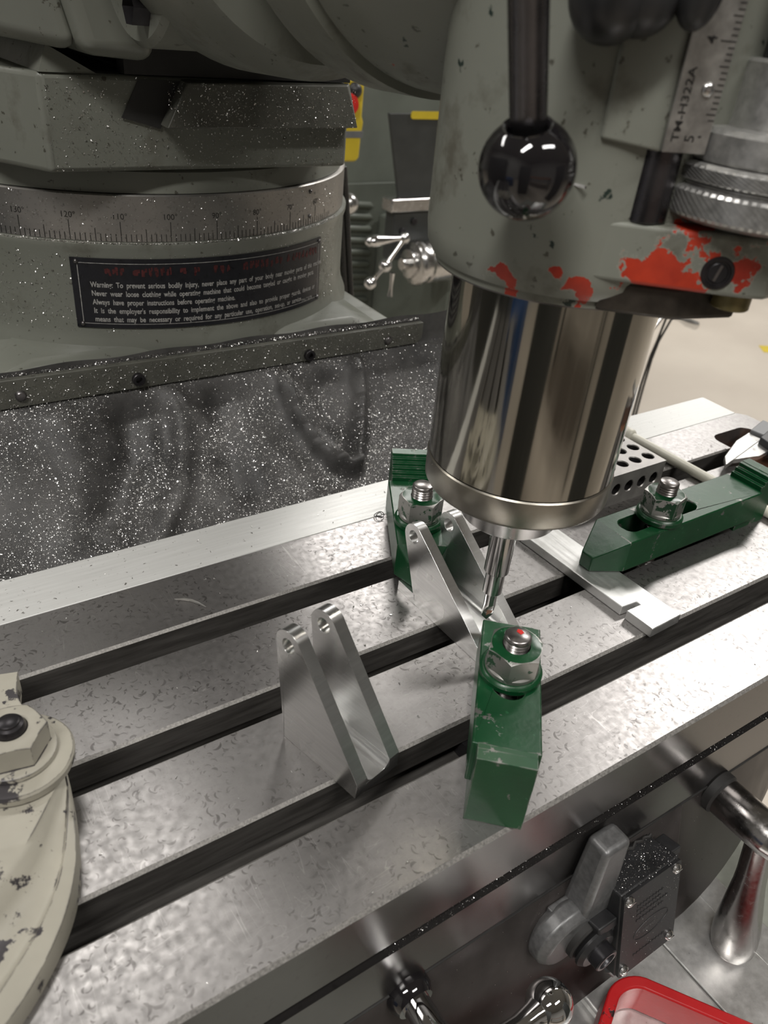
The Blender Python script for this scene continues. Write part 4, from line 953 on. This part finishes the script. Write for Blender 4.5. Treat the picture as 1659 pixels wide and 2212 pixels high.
mb = MB(); A, B2 = PY(848, 590, 1285), PY(842, 640, 1285); mb.tube([A, A.lerp(B2, .6), B2], [6, 4, 6.5], 12); part('lock_lever', mb, 'chrome', bg, smooth=60)
mb = MB(); A = PY(752, 440, 1200); mb.sphere(22, Matrix.Translation(A), 24); mb.tube([A, A+Vector((-60, 20, -8))], 14, 14); part('side_knob', mb, 'steel_bright', bg)
mb = MB(); 
q0 = PY(1436, 676, 1250); q1 = PY(1455, 685, 1250); q2 = PY(1508, 705, 1250)
mb.tube([PY(1405, 715, 1250), PY(1425, 690, 1250), q0], 9, 12); mb.sphere(15, Matrix.Translation(q0), 20)
mb.tube([q0, q1, q1.lerp(q2, .25), q1.lerp(q2, .55), q1.lerp(q2, .88), q2], [8, 6, 7, 15, 15, 5], 16); part('feed_crank', mb, 'chrome', bg, smooth=60)
qa = PY(1400, 720, 1250)
mb = MB(); mb.box(qa.x-700, qa.x+4, 1240, 1690, FL+200, qa.z+25); part('feed_bracket', mb, 'far_dark', bg, bevel=8)
# yellow pendant hanging in front of it
yp = thing('pendant_box', 'yellow control pendant with red button half hidden by the column', 'control box', PY(765, 348, 1150))
def yq(x, y): p = PY(x, y, 1150); return (p.x, p.z)
mb = MB(); mb.prism([yq(735, 170), yq(789, 170), yq(783, 250), yq(786, 262), yq(780, 300), yq(776, 340), yq(768, 350), yq(735, 350)], 0, 60, frame((0, 1210, 0), (1, 0, 0), z=(0, -1, 0))); part('shell', mb, 'yellow_plastic', yp, bevel=4)
mb = MB(); mb.prism([yq(735, 283), yq(785, 283), yq(782, 298), yq(735, 298)], 0, 62, frame((0, 1211, 0), (1, 0, 0), z=(0, -1, 0))); part('grime_band', mb, 'caliper_grey', yp, bevel=1)
pb = PY(752, 225, 1148); mb = MB(); mb.lathe([(0, 14), (16, 12), (19, 6), (17, 0)], frame(pb, (1, 0, 0), z=(0, -1, 0)), 28); part('stop_button', mb, 'spot_red', yp)
pb = PY(766, 195, 1150); mb = MB(); mb.sphere(14, Matrix.Translation(pb), 20); part('black_knob', mb, 'plastic_black', yp)
mb = MB(); mb.tube([PY(760, 170, 1180), PY(758, 60, 1180), (PY(758, 60, 1180).x, 1180, CEIL-1)], 9, 12); part('hanging_cable', mb, 'rubber_black', yp)
# thin black cords hanging to the floor right of the quill
def cord(pts, D, lab):
    P_ = [PY(x, y, D) for x, y in pts]; P_ = [Vector((P_[0].x, D, CEIL-1))]+P_+[Vector((P_[-1].x+15, D, FL+1))]
    mb = MB(); mb.tube(P_, 2.6, 8); single('hanging_cord', mb, 'rubber_black', lab, 'cord', P_[-1], 'thin black cords beyond the quill')
cord(((1452, 640), (1440, 685), (1421, 733), (1405, 770), (1385, 830)), 800, 'thin black cord hanging beyond the chrome crank')
cord(((1476, 640), (1450, 690), (1423, 737), (1408, 775), (1390, 835)), 815, 'second thin black cord crossing behind the chrome crank')
mb = MB(); p = PZ(1662, 756, FL); mb.prism([(p.x-60, p.y-10), (p.x+700, p.y-420), (p.x+720, p.y-340), (p.x, p.y+60)], FL+.3, FL+1.2); single('floor_tape', mb, 'yellow_plastic', 'yellow marking tape on the bare concrete floor', 'floor tape', (p.x, p.y, FL))
# furniture added out of view to give the quill something to mirror
cb = thing('reflection_cabinet', 'blue steel tool cabinet added out of view for a blue patch in the quill', 'cabinet', (-2200, -250, FL))
mb = MB(); mb.box(-2500, -1950, -700, 250, FL+60, -330); part('cabinet_body', mb, 'blue_cabinet', cb, bevel=6)
for i in range(4):
    mb = MB(); mb.box(-1949.8, -1930, -680, 230, FL+75+i*120, FL+185+i*120); dr = part('drawer', mb, 'blue_cabinet', cb, bevel=4)
    mb = MB(); mb.box(-1929.8, -1915, -400, -50, FL+150+i*120, FL+165+i*120); part('drawer_pull', mb, 'steel_bright', dr)
wbn = thing('reflection_bench', 'wooden bench against the front wall of the shop', 'reflection_bench', (-700, -2300, FL))
mb = MB(); mb.box(-1700, 500, -2700, -1900, -90, -40); part('bench_top', mb, 'brown_wood', wbn, bevel=5)
for x in (-1650, 400):
    for y in (-2650, -1980):
        mb = MB(); mb.box(x, x+60, y, y+60, FL+.5, -90.2); part('leg', mb, 'far_dark', wbn)

for i, (x, y, rz_, w_, lab) in enumerate(((-1150, -1050, 42, 700, 'dark steel storage locker added behind the operator place to darken the quill reflection'), (900, -1250, -47, 800, 'dark steel storage locker added off the table end to darken the quill reflection'), (-1250, 700, 100, 1500, 'wide dark steel storage locker added left of the column to darken the quill reflection'))):  # dark lockers out of view, added so the quill mirrors something dark
    T = Matrix.Translation((x, y, 0)) @ Matrix.Rotation(R(rz_), 4, 'Z')
    lk = thing('reflection_locker', lab, 'locker', (x, y, FL), 'dark lockers added for the quill reflection')
    mb = MB(); mb.box(-w_/2, w_/2, -250, 250, FL+.5, 520, T); part('locker_body', mb, 'far_dark', lk, bevel=5)
    for k in (-1, 1):
        mb = MB(); mb.box(k*w_/4-w_/4+8, k*w_/4+w_/4-8, -262, -250.2, FL+60, 500, T); dr = part('locker_door', mb, 'far_dark', lk, bevel=3)
        mb = MB(); mb.box(-k*0+k*30-8, k*30+8, -275, -262.2, -60, 40, T); part('door_handle', mb, 'steel_bright', dr)

# ================================================================== METAL CHIPS
def chipmesh(name, pts, nrm, lo, hi, label, lift=.15, tilt=.5, cat='metal chips', asp=(.2, .6)):
    n = len(pts); pts = np.asarray(pts, float); nrm = np.asarray(nrm, float); nrm /= np.linalg.norm(nrm, axis=1)[:, None]
    nn = nrm+rng.normal(0, tilt, (n, 3)); nn /= np.linalg.norm(nn, axis=1)[:, None]
    a = rng.normal(0, 1, (n, 3)); u = np.cross(nn, a); u /= np.linalg.norm(u, axis=1)[:, None]; v = np.cross(nn, u)
    L = (lo+(hi-lo)*rng.random(n)**2.2)[:, None]; w_ = L*rng.uniform(*asp, (n, 1)); w_ = np.maximum(w_, .12)
    c = pts+nrm*(lift+L*.12)
    bend = nn*L*rng.uniform(-.25, .25, (n, 1))
    V = np.stack([c-u*L*.5-v*w_*.5, c-u*L*.5+v*w_*.5, c+v*w_*.5+bend, c-v*w_*.5+bend, c+u*L*.5+v*w_*.3, c+u*L*.5-v*w_*.3], 1).reshape(-1, 3)
    V = V*.001; V[:, 2] += Z0
    i = np.arange(n)[:, None]*6; F = np.concatenate([i+np.array([[0, 1, 2, 3]]), i+np.array([[3, 2, 4, 5]])], 0)
    me = bpy.data.meshes.new(name); me.vertices.add(len(V)); me.vertices.foreach_set('co', V.ravel())
    me.loops.add(F.size); me.loops.foreach_set('vertex_index', F.ravel().astype(np.int32)); me.polygons.add(len(F)); me.polygons.foreach_set('loop_start', np.arange(len(F), dtype=np.int32)*4)
    me.update(calc_edges=True); me.materials.append(M['chip_metal'])
    o = bpy.data.objects.new(name, me); COL.objects.link(o); return tag(o, label, cat, kind='stuff')
# dense litter on the apron, thinner on steep fold sides
P_, N_ = [], []
while len(P_) < 95000:
    x = rng.uniform(-290, 240); v = rng.uniform(.0, .92)
    dens = .55+.45*math.sin(x*.02+1.3+v*4)*math.sin(v*6+x*.011)
    p = apt(x, v); e = 3.
    du = apt(x+e, v)-p; dv = apt(x, v+e/AL_)-p; nn = du.cross(dv); 
    if nn.dot(AN) < 0: nn = -nn
    nn.normalize(); k = max(0, (nn.z-.25)/.6)
    if rng.random() < dens*min(1, .15+k): P_.append(p[:]); N_.append(nn[:])
chipmesh('apron_chips', P_, N_, .22, 1.15, 'fine silvery aluminium chips covering the rubber apron')
P_, N_ = [], []
for _ in range(5200):
    a = R(-rng.uniform(48, 138)+1.07); z = rng.uniform(66, 137) if rng.random() < .75 else rng.uniform(139, 168); r = 188.8 if z < 138 else CRD
    P_.append((CX+r*math.cos(a), CY+r*math.sin(a), z)); N_.append((math.cos(a), math.sin(a), .2))
for _ in range(2600): P_.append((rng.uniform(-122, 84), 289.8, rng.uniform(186, 238))); N_.append((0, -1, .1))
for _ in range(1500): 
    k = rng.random(); P_.append((rng.uniform(-52, 82), 276+2.5*k, 212.5+25*k)); N_.append((0, -1, .15))
for _ in range(3600): P_.append((rng.uniform(-200, 160), 276.8, rng.uniform(43, 61))); N_.append((0, -1, .15))
for _ in range(5000): 
    a = R(-rng.uniform(48, 138)+1.07); r = rng.uniform(187.7, 190.5); P_.append((CX+r*math.cos(a), CY+r*math.sin(a), 137.6)); N_.append((0, 0, 1))
for _ in range(2500): P_.append((rng.uniform(-200, 160), rng.uniform(277, 284), 64)); N_.append((0, -.2, 1))
chipmesh('column_chips', P_, N_, .22, 1.3, 'sparse aluminium chips stuck to the machine column', tilt=.6)
P_, N_ = [], []
for _ in range(1100): P_.append(tuple(TS @ Vector((rng.uniform(0, 45), -.1, rng.uniform(0, 21))))); N_.append(tuple(-dn))
for _ in range(220): P_.append(tuple(TS @ Vector((rng.uniform(0, 45), rng.uniform(0, 58), 22.1)))); N_.append(tuple(o_))
for _ in range(700): P_.append((rng.uniform(-25, 30), -113.5-.2493*(k := rng.uniform(2, 40)), -84-k)); N_.append(tuple(SN))
for _ in range(350): P_.append((rng.uniform(-110, 130), -113.3-.2493*(k := rng.uniform(0, 95)), -84-k)); N_.append(tuple(SN))
for _ in range(900): P_.append((rng.uniform(-120, 200), rng.uniform(-112.8, -108.7), -45.9)); N_.append((0, 0, 1))
chipmesh('saddle_chips', P_, N_, .12, .6, 'tiny aluminium chips on the saddle and switch box', lift=.05, asp=(.4, .9))
P_, N_ = [], []
for _ in range(260): P_.append((rng.uniform(-230, 330), rng.uniform(-112, 114), 0.05)); N_.append((0, 0, 1))
P_ = [p for p in P_ if all(abs(p[1]-c) > 9.6 for c in (-63.5, 0, 63.5)) and not (80 < p[0] < 270 and -60 < p[1] < 105)]; N_ = N_[:len(P_)]
for _ in range(160): P_.append((rng.uniform(-220, 240), rng.uniform(117, 151), -.1)); N_.append((0, 0, 1))
chipmesh('table_chips', P_, N_, .4, 1.8, 'few scattered aluminium chips on the steel table', lift=.05, tilt=.25)
